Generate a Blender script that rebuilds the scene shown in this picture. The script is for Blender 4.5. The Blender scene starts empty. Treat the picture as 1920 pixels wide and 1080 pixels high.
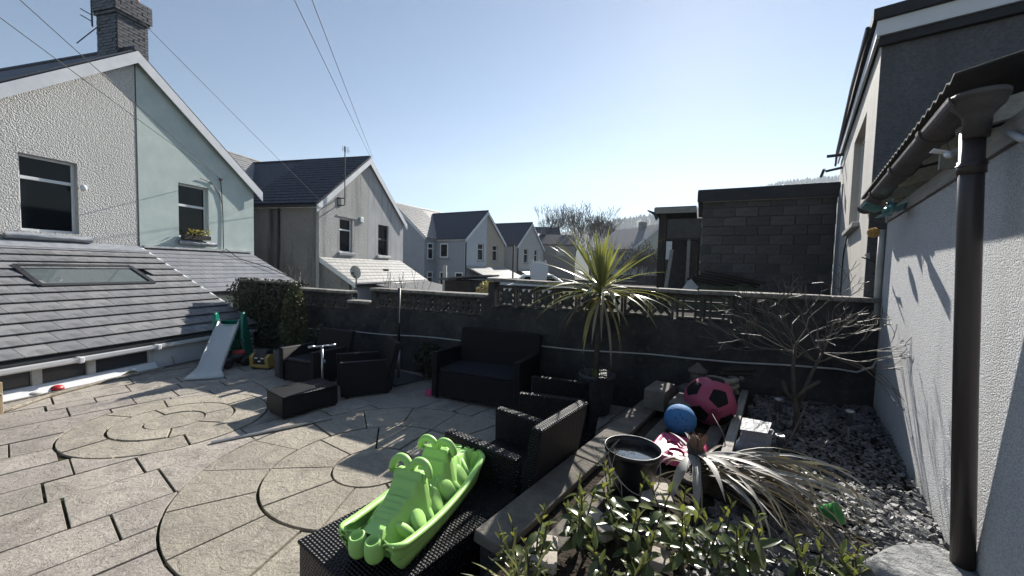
import bpy, bmesh, math, random
from math import sin, cos, tan, pi, radians, sqrt, atan2, hypot
from mathutils import Vector, Matrix, noise as mnoise
random.seed(7)
R = random.random
def U(a, b): return a + (b - a) * random.random()
scene = bpy.context.scene
COL = scene.collection

# ------------------------------------------------------------------ camera
cam_d = bpy.data.cameras.new('camera'); cam = bpy.data.objects.new('camera', cam_d); COL.objects.link(cam)
cam_d.sensor_fit = 'HORIZONTAL'; cam_d.sensor_width = 36.0; cam_d.lens = 721 / 1920 * 36
cam_d.clip_start = 0.05; cam_d.clip_end = 6000
_p, _r = radians(3.0), radians(1.5)
_f = Vector((0, cos(_p), -sin(_p))); _x = Vector((1, 0, 0)); _u = _x.cross(_f)
_R = _x * cos(_r) + _u * sin(_r); _U = -_x * sin(_r) + _u * cos(_r)
cam.matrix_world = Matrix(((_R.x, _U.x, -_f.x, 0), (_R.y, _U.y, -_f.y, 0), (_R.z, _U.z, -_f.z, 2.0), (0, 0, 0, 1)))
scene.camera = cam

# ------------------------------------------------------------------ light
SUN_EL, SUN_AZ = radians(30.8), radians(24.7)
world = bpy.data.worlds.new('World'); scene.world = world; world.use_nodes = True
wn = world.node_tree; wn.nodes.clear()
sky = wn.nodes.new('ShaderNodeTexSky'); sky.sky_type = 'NISHITA'; sky.sun_disc = False
sky.sun_elevation = SUN_EL; sky.sun_rotation = SUN_AZ; sky.air_density = 1.0; sky.dust_density = 0.08; sky.ozone_density = 1.2; sky.altitude = 100
bg = wn.nodes.new('ShaderNodeBackground'); bg.inputs['Strength'].default_value = 0.057
wo = wn.nodes.new('ShaderNodeOutputWorld')
wn.links.new(sky.outputs[0], bg.inputs[0]); wn.links.new(bg.outputs[0], wo.inputs[0])
sd = bpy.data.lights.new('sun', 'SUN'); sd.energy = 5.0; sd.angle = radians(0.5); sd.color = (1.0, 0.955, 0.88)
sun = bpy.data.objects.new('sun', sd); COL.objects.link(sun)
_sd = Vector((sin(SUN_AZ) * cos(SUN_EL), cos(SUN_AZ) * cos(SUN_EL), sin(SUN_EL)))
sun.rotation_euler = _sd.to_track_quat('Z', 'Y').to_euler(); sun.location = _sd * 50
scene.view_settings.view_transform = 'Standard'; scene.view_settings.look = 'None'
scene.view_settings.exposure = 1.0; scene.view_settings.gamma = 1.0; scene.view_settings.use_curve_mapping = False
try:
    scene.cycles.max_bounces = 6; scene.cycles.diffuse_bounces = 1; scene.cycles.glossy_bounces = 3
    scene.cycles.transmission_bounces = 4; scene.cycles.transparent_max_bounces = 8
except Exception: pass

# ------------------------------------------------------------------ frames
P_ANG, W_ANG, H_ANG, S_ANG, F_ANG = 37.0, 24.0, 14.8, 26.0, 29.0   # patio, boundary wall, houses, block shed, far terrace
def w2(x, y, ang):
    a = radians(ang); return Vector((x * cos(a) + y * sin(a), -x * sin(a) + y * cos(a)))

# ------------------------------------------------------------------ mesh builder
class MB:
    def __init__(s): s.v = []; s.f = []
    def add(s, vs, fs):
        n = len(s.v); s.v += [tuple(v) for v in vs]; s.f += [tuple(i + n for i in f) for f in fs]; return s
    def box(s, x0, x1, y0, y1, z0, z1):
        return s.add([(x0,y0,z0),(x1,y0,z0),(x1,y1,z0),(x0,y1,z0),(x0,y0,z1),(x1,y0,z1),(x1,y1,z1),(x0,y1,z1)],
                     [(0,3,2,1),(4,5,6,7),(0,1,5,4),(1,2,6,5),(2,3,7,6),(3,0,4,7)])
    def obox(s, c, size, rot=(0,0,0), M=None):
        a, b, d = size[0]/2, size[1]/2, size[2]/2
        if M is None:
            from mathutils import Euler
            M = Euler(rot).to_matrix()
        c = Vector(c)
        vs = [c + M @ Vector(q) for q in ((-a,-b,-d),(a,-b,-d),(a,b,-d),(-a,b,-d),(-a,-b,d),(a,-b,d),(a,b,d),(-a,b,d))]
        return s.add(vs, [(0,3,2,1),(4,5,6,7),(0,1,5,4),(1,2,6,5),(2,3,7,6),(3,0,4,7)])
    def bar(s, a, b, w, h, up=(0,0,1)):
        a, b = Vector(a), Vector(b); d = (b - a); L = d.length; d.normalize()
        u = Vector(up); r = d.cross(u)
        if r.length < 1e-4: u = Vector((1,0,0)); r = d.cross(u)
        r.normalize(); u = r.cross(d)
        M = Matrix((r, d, u)).transposed()
        return s.obox((a + b) / 2, (w, L, h), M=M)
    def prism(s, poly, z0, z1):
        n = len(poly)
        a = sum(poly[i][0]*poly[(i+1)%n][1]-poly[(i+1)%n][0]*poly[i][1] for i in range(n))
        if a < 0: poly = poly[::-1]
        f = lambda z, p: z(p[0], p[1]) if callable(z) else z
        vs = [(p[0],p[1],f(z0,p)) for p in poly] + [(p[0],p[1],f(z1,p)) for p in poly]
        return s.add(vs, [tuple(range(n-1,-1,-1)), tuple(range(n,2*n))] + [(i,(i+1)%n,n+(i+1)%n,n+i) for i in range(n)])
    def extr(s, poly3, vec):
        n = len(poly3); vec = Vector(vec); p3 = [Vector(p) for p in poly3]
        nrm = Vector((0,0,0))
        for i in range(n): nrm += p3[i].cross(p3[(i+1)%n])
        if nrm.dot(vec) < 0: p3 = p3[::-1]
        vs = p3 + [p + vec for p in p3]
        return s.add(vs, [tuple(range(n-1,-1,-1)), tuple(range(n,2*n))] + [(i,(i+1)%n,n+(i+1)%n,n+i) for i in range(n)])
    def tube(s, pts, r, n=8, cap=True):
        pts = [Vector(p) for p in pts]; rs = r if isinstance(r, (list, tuple)) else [r]*len(pts)
        rings = []; prev = None
        for i, p in enumerate(pts):
            d = (pts[min(i+1,len(pts)-1)] - pts[max(i-1,0)])
            if d.length < 1e-9: d = Vector((0,0,1))
            d.normalize()
            if prev is None:
                u = d.cross(Vector((0,0,1)))
                if u.length < 1e-3: u = d.cross(Vector((1,0,0)))
            else: u = prev - d * prev.dot(d)
            u.normalize(); prev = u; v = d.cross(u)
            rings.append([p + (u*cos(2*pi*k/n) + v*sin(2*pi*k/n))*rs[i] for k in range(n)])
        vs = [q for rg in rings for q in rg]; fs = []
        for i in range(len(pts)-1):
            for k in range(n):
                fs.append((i*n+k, i*n+(k+1)%n, (i+1)*n+(k+1)%n, (i+1)*n+k))
        if cap: fs.append(tuple(range(n-1,-1,-1))); fs.append(tuple((len(pts)-1)*n+k for k in range(n)))
        return s.add(vs, fs)
    def lathe(s, prof, c=(0,0,0), n=24, M=None, capb=True, capt=True):
        c = Vector(c); vs = []
        for r, z in prof:
            for k in range(n):
                q = Vector((r*cos(2*pi*k/n), r*sin(2*pi*k/n), z)); vs.append(c + (M @ q if M else q))
        fs = []
        for i in range(len(prof)-1):
            for k in range(n): fs.append((i*n+k, i*n+(k+1)%n, (i+1)*n+(k+1)%n, (i+1)*n+k))
        if capb: fs.append(tuple(range(n-1,-1,-1)))
        if capt: fs.append(tuple((len(prof)-1)*n+k for k in range(n)))
        return s.add(vs, fs)
    def ell(s, c, rad, n=12, m=8, M=None):
        prof = [(max(1e-3, cos(-pi/2+pi*i/m)), sin(-pi/2+pi*i/m)) for i in range(m+1)]
        D = Matrix.Diagonal(Vector(rad)); return s.lathe(prof, c, n, (M @ D) if M else D)
    def grid(s, fn, nu, nv, closeu=False):
        vs = [fn(i, j) for j in range(nv+1) for i in range(nu+1)]
        return s.add(vs, [(j*(nu+1)+i, j*(nu+1)+i+1, (j+1)*(nu+1)+i+1, (j+1)*(nu+1)+i) for j in range(nv) for i in range(nu)])

ORG = {}
def mesh_from(mb, name, org=(0,0,0), smooth=False):
    o = Vector(org); me = bpy.data.meshes.new(name)
    me.from_pydata([(v[0]-o.x, v[1]-o.y, v[2]-o.z) for v in mb.v], [], mb.f); me.update()
    if smooth: me.polygons.foreach_set('use_smooth', [True]*len(me.polygons))
    return me
def bevelmod(o, w, seg=2, ang=40):
    if w:
        b = o.modifiers.new('b', 'BEVEL'); b.width = w; b.segments = seg; b.limit_method = 'ANGLE'; b.angle_limit = radians(ang)
        o.data.polygons.foreach_set('use_smooth', [True]*len(o.data.polygons))
        wnm = o.modifiers.new('n', 'WEIGHTED_NORMAL'); wnm.keep_sharp = False
def thing(name, label, cat, ang, org, group=None):
    o = bpy.data.objects.new(name, None); COL.objects.link(o); o.empty_display_size = 0.1
    p = w2(org[0], org[1], ang); o.location = (p.x, p.y, org[2]); o.rotation_euler = (0, 0, -radians(ang))
    o['label'] = label; o['category'] = cat
    if group: o['group'] = group
    ORG[o.name] = Vector(org); return o
def part(par, name, mb, m, smooth=False, bevel=0, seg=2, label=None, subsurf=0, kind=None):
    org = ORG[par.name]; o = bpy.data.objects.new(name, mesh_from(mb, name, org, smooth)); COL.objects.link(o)
    o.parent = par; o.data.materials.append(m); ORG[o.name] = org
    bevelmod(o, bevel, seg)
    if subsurf:
        q = o.modifiers.new('s', 'SUBSURF'); q.levels = subsurf; q.render_levels = subsurf
    if label: o['label'] = label
    if kind: o['kind'] = kind
    return o
def piece(par, name, mesh, loc, rot=(0,0,0), scale=(1,1,1)):
    o = bpy.data.objects.new(name, mesh); COL.objects.link(o); o.parent = par
    l = Vector(loc) - ORG[par.name]; o.location = l; o.rotation_euler = rot; o.scale = scale; return o
def solo(name, label, cat, mb, m, ang, org, smooth=False, bevel=0, group=None, subsurf=0, kind=None):
    o = bpy.data.objects.new(name, mesh_from(mb, name, org, smooth)); COL.objects.link(o)
    p = w2(org[0], org[1], ang); o.location = (p.x, p.y, org[2]); o.rotation_euler = (0, 0, -radians(ang))
    o.data.materials.append(m); ORG[o.name] = Vector(org)
    if label: o['label'] = label
    if cat: o['category'] = cat
    if group: o['group'] = group
    if kind: o['kind'] = kind
    bevelmod(o, bevel)
    if subsurf:
        q = o.modifiers.new('s', 'SUBSURF'); q.levels = subsurf; q.render_levels = subsurf
    return o
def struct(name, mb, m, ang=0, smooth=False, bevel=0): return solo(name, None, None, mb, m, ang, (0,0,0), smooth, bevel, kind='structure')
def matmesh(mb, name, m, smooth=False):
    me = mesh_from(mb, name, (0,0,0), smooth); me.materials.append(m); return me

# ------------------------------------------------------------------ materials
class N:
    def __init__(s, name):
        s.m = bpy.data.materials.new(name); s.m.use_nodes = True; s.t = s.m.node_tree
        s.b = s.t.nodes['Principled BSDF']; s.tc = None; s.o = s.t.nodes['Material Output']
    def n(s, ty, **k):
        x = s.t.nodes.new(ty)
        for a, v in k.items():
            if hasattr(x, a): setattr(x, a, v)
        return x
    def l(s, a, b): s.t.links.new(a, b)
    def obj(s):
        if not s.tc: s.tc = s.n('ShaderNodeTexCoord')
        return s.tc.outputs['Object']
    def wpos(s):
        g = s.n('ShaderNodeNewGeometry'); return g.outputs['Position']
    def mapv(s, vec, sc):
        mp = s.n('ShaderNodeMapping'); mp.inputs['Scale'].default_value = sc; s.l(vec, mp.inputs[0]); return mp.outputs[0]
    def noise(s, scale, detail=6, rough=.6, vec=None, dist=0):
        x = s.n('ShaderNodeTexNoise'); x.inputs['Scale'].default_value = scale; x.inputs['Detail'].default_value = detail
        x.inputs['Roughness'].default_value = rough; x.inputs['Distortion'].default_value = dist
        s.l(vec if vec is not None else s.obj(), x.inputs['Vector']); return x.outputs['Fac']
    def vor(s, scale, vec=None, out='Distance', feat='F1'):
        x = s.n('ShaderNodeTexVoronoi'); x.feature = feat; x.inputs['Scale'].default_value = scale
        s.l(vec if vec is not None else s.obj(), x.inputs['Vector']); return x.outputs[out]
    def ramp(s, fac, stops):
        x = s.n('ShaderNodeValToRGB'); e = x.color_ramp.elements
        while len(e) < len(stops): e.new(0.5)
        for i, (p, c) in enumerate(stops):
            e[i].position = p; e[i].color = (c, c, c, 1) if not isinstance(c, (tuple, list)) else (*c, 1)
        s.l(fac, x.inputs[0]); return x.outputs[0]
    def mix(s, fac, a, b, mode='MIX'):
        x = s.n('ShaderNodeMix'); x.data_type = 'RGBA'; x.blend_type = mode
        for sock, v in ((x.inputs[0], fac), (x.inputs[6], a), (x.inputs[7], b)):
            if isinstance(v, (int, float)): sock.default_value = v
            elif isinstance(v, (tuple, list)): sock.default_value = (*v, 1)
            else: s.l(v, sock)
        return x.outputs[2]
    def math(s, op, a, b=0.0, c=None):
        x = s.n('ShaderNodeMath'); x.operation = op
        for i, v in enumerate((a, b) if c is None else (a, b, c)):
            if isinstance(v, (int, float)): x.inputs[i].default_value = v
            else: s.l(v, x.inputs[i])
        return x.outputs[0]
    def rnd(s): return s.n('ShaderNodeObjectInfo').outputs['Random']
    def col(s, c):
        if isinstance(c, (tuple, list)): s.b.inputs['Base Color'].default_value = (*c, 1)
        else: s.l(c, s.b.inputs['Base Color'])
        return s
    def rough(s, r):
        if isinstance(r, (int, float)): s.b.inputs['Roughness'].default_value = r
        else: s.l(r, s.b.inputs['Roughness'])
        return s
    def spec(s, v): s.b.inputs['Specular IOR Level'].default_value = v; return s
    def metal(s, v): s.b.inputs['Metallic'].default_value = v; return s
    def bump(s, h, dist=.01, strength=1.0):
        x = s.n('ShaderNodeBump'); x.inputs['Distance'].default_value = dist; x.inputs['Strength'].default_value = strength
        if s.b.inputs['Normal'].links: s.l(s.b.inputs['Normal'].links[0].from_socket, x.inputs['Normal'])
        s.l(h, x.inputs['Height']); s.l(x.outputs[0], s.b.inputs['Normal']); return s

def plain(name, a, b=None, sc=6, rough=.7, spec=.35, bump=0, bsc=60, vary=0, metal=0):
    m = N(name); b = b or tuple(x*.75 for x in a)
    c = m.mix(m.ramp(m.noise(sc), [(.3,0),(.7,1)]), a, b)
    if vary:
        f = m.math('MULTIPLY_ADD', m.rnd(), 2*vary, 1-vary)
        x = m.n('ShaderNodeCombineColor')
        for i in range(3): m.l(f, x.inputs[i])
        c = m.mix(1.0, c, x.outputs[0], 'MULTIPLY')
    m.col(c).rough(rough).spec(spec).metal(metal)
    if bump: m.bump(m.noise(bsc, 4), bump)
    return m.m

def roughcast(name, a, b, scale, dist, stain=None, stsc=.5, speck=0.0):
    m = N(name); v = m.vor(scale); n1 = m.noise(scale*.7, 3)
    h = m.math('ADD', m.math('MULTIPLY', v, -1.0), m.math('MULTIPLY', n1, 1.2))
    c = m.mix(m.ramp(m.noise(.9, 5), [(.3,0),(.75,1)]), a, b)
    c = m.mix(m.ramp(n1, [(.35,.55),(.6,0)]), c, tuple(x*.45 for x in a))
    if stain:
        st = m.noise(1.0, 5, .6, m.mapv(m.obj(), (stsc*3.2, stsc*3.2, stsc*.35)))
        c = m.mix(m.ramp(st, [(.5,0),(.68,1)]), c, stain)
    m.col(c).rough(.9).spec(.25); m.bump(h, dist); return m.m

M = {}
M['cast_grey'] = roughcast('cast_grey', (.66,.645,.62), (.58,.565,.54), 42, .012)
M['render_green'] = plain('render_green', (.57,.64,.605), (.46,.535,.51), 2.2, .85, .3, .004, 45)
M['cast_stained'] = roughcast('cast_stained', (.31,.305,.295), (.22,.217,.21), 30, .014, (.045,.045,.05), .30)
M['cast_mid'] = roughcast('cast_mid', (.50,.49,.475), (.40,.39,.38), 26, .014, (.24,.24,.24), .7)
M['render_patchy'] = roughcast('render_patchy', (.54,.54,.55), (.40,.40,.41), 60, .005, (.30,.305,.315), 1.2)
M['render_bluegrey'] = plain('render_bluegrey', (.34,.37,.41), (.30,.33,.365), 2, .9, .3, .003, 60)
M['render_paleblue'] = plain('render_paleblue', (.47,.50,.55), (.42,.45,.49), 2, .9, .3, .003, 60)
M['render_tan'] = plain('render_tan', (.40,.35,.29), (.34,.30,.25), 2, .9, .3, .003, 60)
M['render_pale'] = plain('render_pale', (.48,.475,.45), (.42,.41,.39), 2, .9, .3, .003, 60)
M['render_brown'] = plain('render_brown', (.3,.28,.27), (.25,.235,.225), 2, .9, .3, .003, 60)
M['white_cast'] = roughcast('white_cast', (.86,.86,.87), (.78,.78,.80), 135, .011)
m = N('white_cast'); v = m.vor(135); n1 = m.noise(95, 3); h = m.math('ADD', m.math('MULTIPLY', v, -1.0), m.math('MULTIPLY', n1, 1.2))
c = m.mix(m.ramp(m.noise(.9, 5), [(.3,0),(.75,1)]), (.86,.86,.87), (.76,.765,.785)); c = m.mix(m.ramp(n1, [(.35,.55),(.6,0)]), c, (.38,.385,.4))
sz = m.n('ShaderNodeSeparateXYZ'); m.l(m.obj(), sz.inputs[0])
d1 = m.math('ADD', m.math('MULTIPLY', sz.outputs[2], 2.2), m.math('MULTIPLY', m.noise(5, 6, .7), .9))
c = m.mix(m.ramp(d1, [(.42,.85),(.95,0)]), c, (.30,.31,.26))
st = m.noise(1.0, 5, .6, m.mapv(m.obj(), (4,4,.5))); c = m.mix(m.ramp(st, [(.56,0),(.75,.45)]), c, (.52,.53,.52))
m.col(c).rough(.9).spec(.25); m.bump(h, .011); M['white_cast'] = m.m
M['upvc'] = plain('upvc', (.78,.79,.8), (.70,.71,.72), 9, .35, .5)
M['fascia'] = plain('fascia', (.74,.75,.77), (.62,.63,.66), 3, .5, .4)
M['dirty_white'] = plain('dirty_white', (.66,.66,.64), (.40,.40,.36), 5, .55, .4)
M['slate'] = None
def slate(name, a, b, lich=None):
    m = N(name); c = m.mix(m.rnd(), a, b)
    c = m.mix(m.ramp(m.noise(4, 6), [(.35,0),(.7,.6)]), c, tuple(x*.6 for x in a))
    if lich: c = m.mix(m.ramp(m.noise(3.1, 7, .7), [(.52,0),(.66,.75)]), c, lich)
    m.col(c).rough(m.ramp(m.noise(9), [(.3,.42),(.7,.62)])).spec(.4); m.bump(m.noise(30, 6), .004); return m.m
M['tile'] = slate('tile', (.20,.20,.21), (.28,.275,.275), (.10,.10,.10))
M['slate_blue'] = slate('slate_blue', (.20,.21,.23), (.27,.275,.295))
M['slate_dark'] = slate('slate_dark', (.022,.027,.042), (.036,.042,.06))
M['slate_light'] = slate('slate_light', (.24,.235,.23), (.32,.31,.3), (.12,.115,.11))
M['slate_pale'] = slate('slate_pale', (.40,.39,.37), (.50,.485,.46), (.25,.24,.2))
M['lead'] = plain('lead', (.32,.335,.36), (.22,.235,.26), 7, .45, .5, .006, 14)
M['mortar_white'] = plain('mortar_white', (.6,.6,.6), (.4,.4,.4), 9, .8, .3, .006, 30)
m = N('engineering_brick'); c = m.mix(m.rnd(), (.04,.042,.05), (.085,.085,.095))
c = m.mix(m.ramp(m.noise(11, 5), [(.5,0),(.75,.8)]), c, (.22,.21,.20)); m.col(c).rough(.4).spec(.5); m.bump(m.noise(30, 4), .004); M['brick'] = m.m
M['mortar_dark'] = plain('mortar_dark', (.12,.12,.12), None, 9, .95)
M['clay_pot'] = plain('clay_pot', (.22,.10,.075), (.12,.06,.05), 7, .7)
m = N('glass_dark'); m.col((.006,.008,.011)).rough(.05).spec(.22); M['glass'] = m.m
m = N('glass_skylight'); m.col((.10,.12,.125)).rough(.04).spec(.8); m.b.inputs['Transmission Weight'].default_value = 0.0; M['glass_sky'] = m.m
m = N('glass_clear'); m.col((.06,.063,.07)).rough(.12).spec(.5); M['glass_poly'] = m.m
M['curtain'] = plain('curtain', (.16,.09,.13), None, 14, .9)
M['black_metal'] = plain('black_metal', (.02,.021,.023), None, 9, .45, .5)
M['grey_frame'] = plain('grey_frame', (.035,.037,.042), None, 9, .4, .5)
M['alu'] = plain('alu', (.45,.46,.47), (.36,.37,.38), 12, .35, .5, metal=.8)
M['wire'] = plain('wire', (.05,.05,.055), None, 9, .6)
M['wire_pale'] = plain('wire_pale', (.5,.5,.5), (.4,.4,.4), 9, .6)
# paving
def slabmat(name, a, b, speckle):
    m = N(name); w = m.wpos()
    c = m.mix(m.rnd(), a, b)
    c = m.mix(m.ramp(m.noise(2.3, 6, .65, w), [(.35,0),(.7,.75)]), c, tuple(x*.62 for x in a))
    c = m.mix(m.ramp(m.noise(1.1, 5, .65, w), [(.52,0),(.72,.5)]), c, (.20,.205,.15))
    c = m.mix(m.ramp(m.noise(9, 8, .8, w), [(.50,0),(.66,.7)]), c, tuple(x*.5 for x in a))
    c = m.mix(m.ramp(m.noise(34, 5, .8, w), [(.50,0),(.62,.75)]), c, tuple(x*.38 for x in a))
    c = m.mix(m.ramp(m.noise(1.7, 6, .7, w, 1.2), [(.48,0),(.62,.6)]), c, (.20,.18,.155))
    c = m.mix(m.ramp(m.vor(2.1, w, 'Distance', 'DISTANCE_TO_EDGE'), [(0,.0),(.004,.0),(.006,0)]), c, (.1,.1,.09))
    c = m.mix(m.ramp(m.noise(150, 3, .8, w), [(.42,.0),(.66,speckle)]), c, tuple(x*.38 for x in a))
    c = m.mix(m.ramp(m.noise(210, 2, .8, w), [(.56,.0),(.7,speckle)]), c, (.62,.58,.5))
    m.col(c).rough(.85).spec(.3)
    m.bump(m.noise(7, 9, .72, w, 1.0), .030, 1.0); m.bump(m.noise(45, 5, .75, w), .010); return m.m
M['slab'] = slabmat('slab', (.62,.55,.475), (.41,.365,.33), .55)
M['slab_round'] = slabmat('slab_round', (.63,.56,.45), (.47,.42,.34), .9)
m = N('joint_bed'); w = m.wpos(); c = m.mix(m.ramp(m.noise(3.2, 6, .7, w), [(.44,0),(.56,1)]), (.028,.026,.022), (.062,.075,.022)); c = m.mix(m.ramp(m.noise(5.5, 5, .7, w), [(.54,0),(.62,.9)]), c, (.15,.13,.10))
m.col(c).rough(.98).spec(.1); m.bump(m.noise(60, 4, .7, w), .01); M['joint'] = m.m
m = N('black_wall'); c = m.mix(m.ramp(m.noise(2.6, 7, .7), [(.35,0),(.7,1)]), (.030,.031,.034), (.085,.082,.080))
c = m.mix(m.ramp(m.noise(9, 6, .7), [(.55,0),(.75,.8)]), c, (.13,.12,.10)); m.col(c).rough(.95).spec(.15)
m.bump(m.noise(22, 6, .7), .02); M['black_wall'] = m.m
m = N('coping'); c = m.mix(m.ramp(m.noise(3, 6, .7), [(.38,0),(.66,1)]), (.36,.33,.29), (.13,.125,.115)); c = m.mix(m.ramp(m.noise(26, 5, .7), [(.5,0),(.7,.7)]), c, (.06,.06,.055))
m.col(c).rough(.92); m.bump(m.noise(24, 5, .7), .018); M['coping'] = m.m
m = N('screen_block'); c = m.mix(m.ramp(m.noise(11, 5, .7), [(.4,0),(.7,1)]), (.035,.034,.033), (.11,.10,.09)); m.col(c).rough(.95); m.bump(m.noise(40, 4), .006); M['screen'] = m.m
m = N('shed_block'); c = m.mix(m.rnd(), (.085,.08,.078), (.15,.14,.135)); c = m.mix(m.ramp(m.noise(8, 6, .7), [(.4,0),(.7,.8)]), c, (.055,.053,.055))
m.col(c).rough(.95); m.bump(m.noise(45, 4, .8), .012); M['shed_block'] = m.m
M['mortar_grey'] = plain('mortar_grey', (.11,.105,.1), (.07,.068,.066), 6, .95)
M['felt'] = plain('felt', (.05,.05,.055), (.035,.035,.04), 7, .9, .3, .004, 60)
M['shaded_render'] = roughcast('shaded_render', (.15,.15,.16), (.11,.11,.12), 50, .006, (.09,.09,.098), .4)  # end wall of the cream building, its shade put into a darker colour
m = N('cream_render'); st = m.noise(1.0, 6, .65, m.mapv(m.obj(), (2.6,2.6,.22))); c = m.mix(m.ramp(st, [(.35,0),(.7,1)]), (.62,.585,.53), (.47,.44,.39))
m.col(c).rough(.9); m.bump(m.noise(40, 5), .008); M['cream'] = m.m
# timber
def timber(name, a, b, sc=(30,30,2)):
    m = N(name); g = m.noise(1.0, 6, .65, m.mapv(m.obj(), sc)); c = m.mix(m.ramp(g, [(.3,0),(.7,1)]), a, b)
    c = m.mix(m.ramp(m.noise(5, 5), [(.5,0),(.8,.5)]), c, tuple(x*.5 for x in b)); m.col(c).rough(.8).spec(.25); m.bump(g, .004); return m.m
M['wood_new'] = timber('wood_new', (.50,.40,.27), (.36,.27,.17))
M['wood_grey'] = timber('wood_grey', (.38,.36,.32), (.22,.205,.18), (3,40,40))
M['wood_greyy'] = timber('wood_greyy', (.42,.40,.36), (.26,.245,.22), (40,2.5,40))
M['wood_dark'] = timber('wood_dark', (.06,.052,.045), (.035,.03,.027), (20,20,3))
M['concrete_old'] = None
m = N('concrete_old'); c = m.mix(m.ramp(m.noise(4, 7, .7), [(.35,0),(.7,1)]), (.215,.19,.16), (.095,.087,.075)); c = m.mix(m.ramp(m.noise(60, 3, .8), [(.5,0),(.7,.6)]), c, (.1,.095,.085))
m.col(c).rough(.93); m.bump(m.noise(40, 6, .7), .012); M['concrete_old'] = m.m
M['soil'] = plain('soil', (.035,.028,.022), (.06,.05,.04), 14, .98, .1, .03, 30)
m = N('slate_chip'); c = m.mix(m.ramp(m.noise(7, 2, .5), [(.35,0),(.65,1)]), (.048,.05,.058), (.21,.206,.20)); c = m.mix(m.ramp(m.noise(50, 4), [(.5,0),(.75,.6)]), c, (.27,.255,.24))
m.col(c).rough(.55).spec(.4); m.bump(m.noise(60, 4), .004); M['chip'] = m.m
# wicker
m = N('wicker'); sp = m.n('ShaderNodeSeparateXYZ'); m.l(m.obj(), sp.inputs[0]); x, y, z = sp.outputs
ge = m.n('ShaderNodeNewGeometry'); sn = m.n('ShaderNodeSeparateXYZ'); m.l(ge.outputs['Normal'], sn.inputs[0])
top = m.math('GREATER_THAN', m.math('ABSOLUTE', sn.outputs[2]), .6)
k = 2*pi/.026; kz = 2*pi/.020
u = m.math('ADD', x, y)
def S(a, kk): return m.math('SINE', m.math('MULTIPLY', a, kk))
hs = m.math('ADD', m.math('ABSOLUTE', S(z, kz/2)), m.math('MULTIPLY', m.math('MULTIPLY', S(u, k), S(z, kz/2)), .55))
ht = m.math('ADD', m.math('ABSOLUTE', S(y, kz/2)), m.math('MULTIPLY', m.math('MULTIPLY', S(x, k), S(y, kz/2)), .55))
h = m.math('ADD', m.math('MULTIPLY', top, ht), m.math('MULTIPLY', m.math('SUBTRACT', 1.0, top), hs))
m.col((.005,.005,.007)).rough(.40).spec(.30); m.bump(h, .006); M['wicker'] = m.m
M['cushion'] = plain('cushion', (.022,.023,.03), (.018,.019,.024), 20, .95, .2, .002, 300)
# plastics
def plastic(name, a, rough=.38, wear=.25, sss=0):
    m = N(name); c = m.mix(m.ramp(m.noise(4, 6), [(.45,0),(.8,wear)]), a, tuple(min(1, x*.55+.06) for x in a)); m.col(c)
    m.rough(m.ramp(m.noise(7, 6), [(.3,rough*.85),(.7,rough*1.35)])).spec(.45); m.bump(m.noise(18, 5), .0012)
    if sss: m.b.inputs['Subsurface Weight'].default_value = sss; m.b.inputs['Subsurface Radius'].default_value = (.02,.03,.01)
    return m.m
M['toy_green'] = plastic('toy_green', (.40,.70,.20), .42, .15, .10)
M['slide_white'] = plastic('slide_white', (.50,.52,.51), .3)
M['slide_green'] = plastic('slide_green', (.004,.17,.115), .3)
M['red_plastic'] = plastic('red_plastic', (.45,.03,.03))
M['pink_plastic'] = plastic('pink_plastic', (.55,.06,.17), .4)
M['pink_ball'] = plastic('pink_ball', (.36,.06,.12), .45)
M['black_plastic'] = plastic('black_plastic', (.018,.018,.02), .35)
M['bucket_black'] = plastic('bucket_black', (.010,.010,.012), .33)
M['yellow_plastic'] = plastic('yellow_plastic', (.34,.23,.06))
M['ball_black'] = plain('ball_black', (.007,.007,.008), None, 9, .75, .2)
M['blue_foam'] = None
m = N('blue_foam'); v = m.vor(34); c = m.mix(m.ramp(v, [(.16,1),(.24,0)]), (.04,.19,.42), (.012,.075,.20)); m.col(c).rough(.75); m.bump(m.ramp(v, [(.12,0),(.3,1)]), .008); M['blue_foam'] = m.m
M['green_pot'] = plastic('green_pot', (.06,.30,.07), .4)
m = N('water_dark'); m.b.inputs['IOR'].default_value = 2.0; m.col((.02,.022,.02)).rough(.02).spec(1.0); m.bump(m.noise(9, 2), .0015); M['water'] = m.m
m = N('foil_bag'); m.col(m.mix(m.ramp(m.noise(6, 5), [(.4,0),(.65,1)]), (.24,.255,.285), (.12,.135,.17))).rough(.5).spec(.3); m.bump(m.noise(16, 5, .6), .02); M['foil'] = m.m
M['pot_grey'] = plain('pot_grey', (.10,.10,.105), (.075,.075,.08), 8, .7, .3, .004, 40)
M['terracotta'] = plain('terracotta', (.30,.17,.12), (.2,.12,.09), 8, .9)
M['ornament_stone'] = plain('ornament_stone', (.17,.16,.15), (.09,.085,.08), 9, .95, .2, .01, 40)
M['rock'] = None
m = N('rock'); c = m.mix(m.ramp(m.noise(6, 7, .7), [(.38,0),(.65,1)]), (.42,.42,.41), (.16,.165,.17)); m.col(c).rough(.9); m.bump(m.noise(14, 7, .7), .04); M['rock'] = m.m
M['stone_pale'] = plain('stone_pale', (.50,.45,.39), (.36,.32,.28), 8, .9, .3, .006, 30)
M['rope'] = plain('rope', (.42,.38,.31), (.27,.24,.19), 20, .95, .2, .003, 120)
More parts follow.
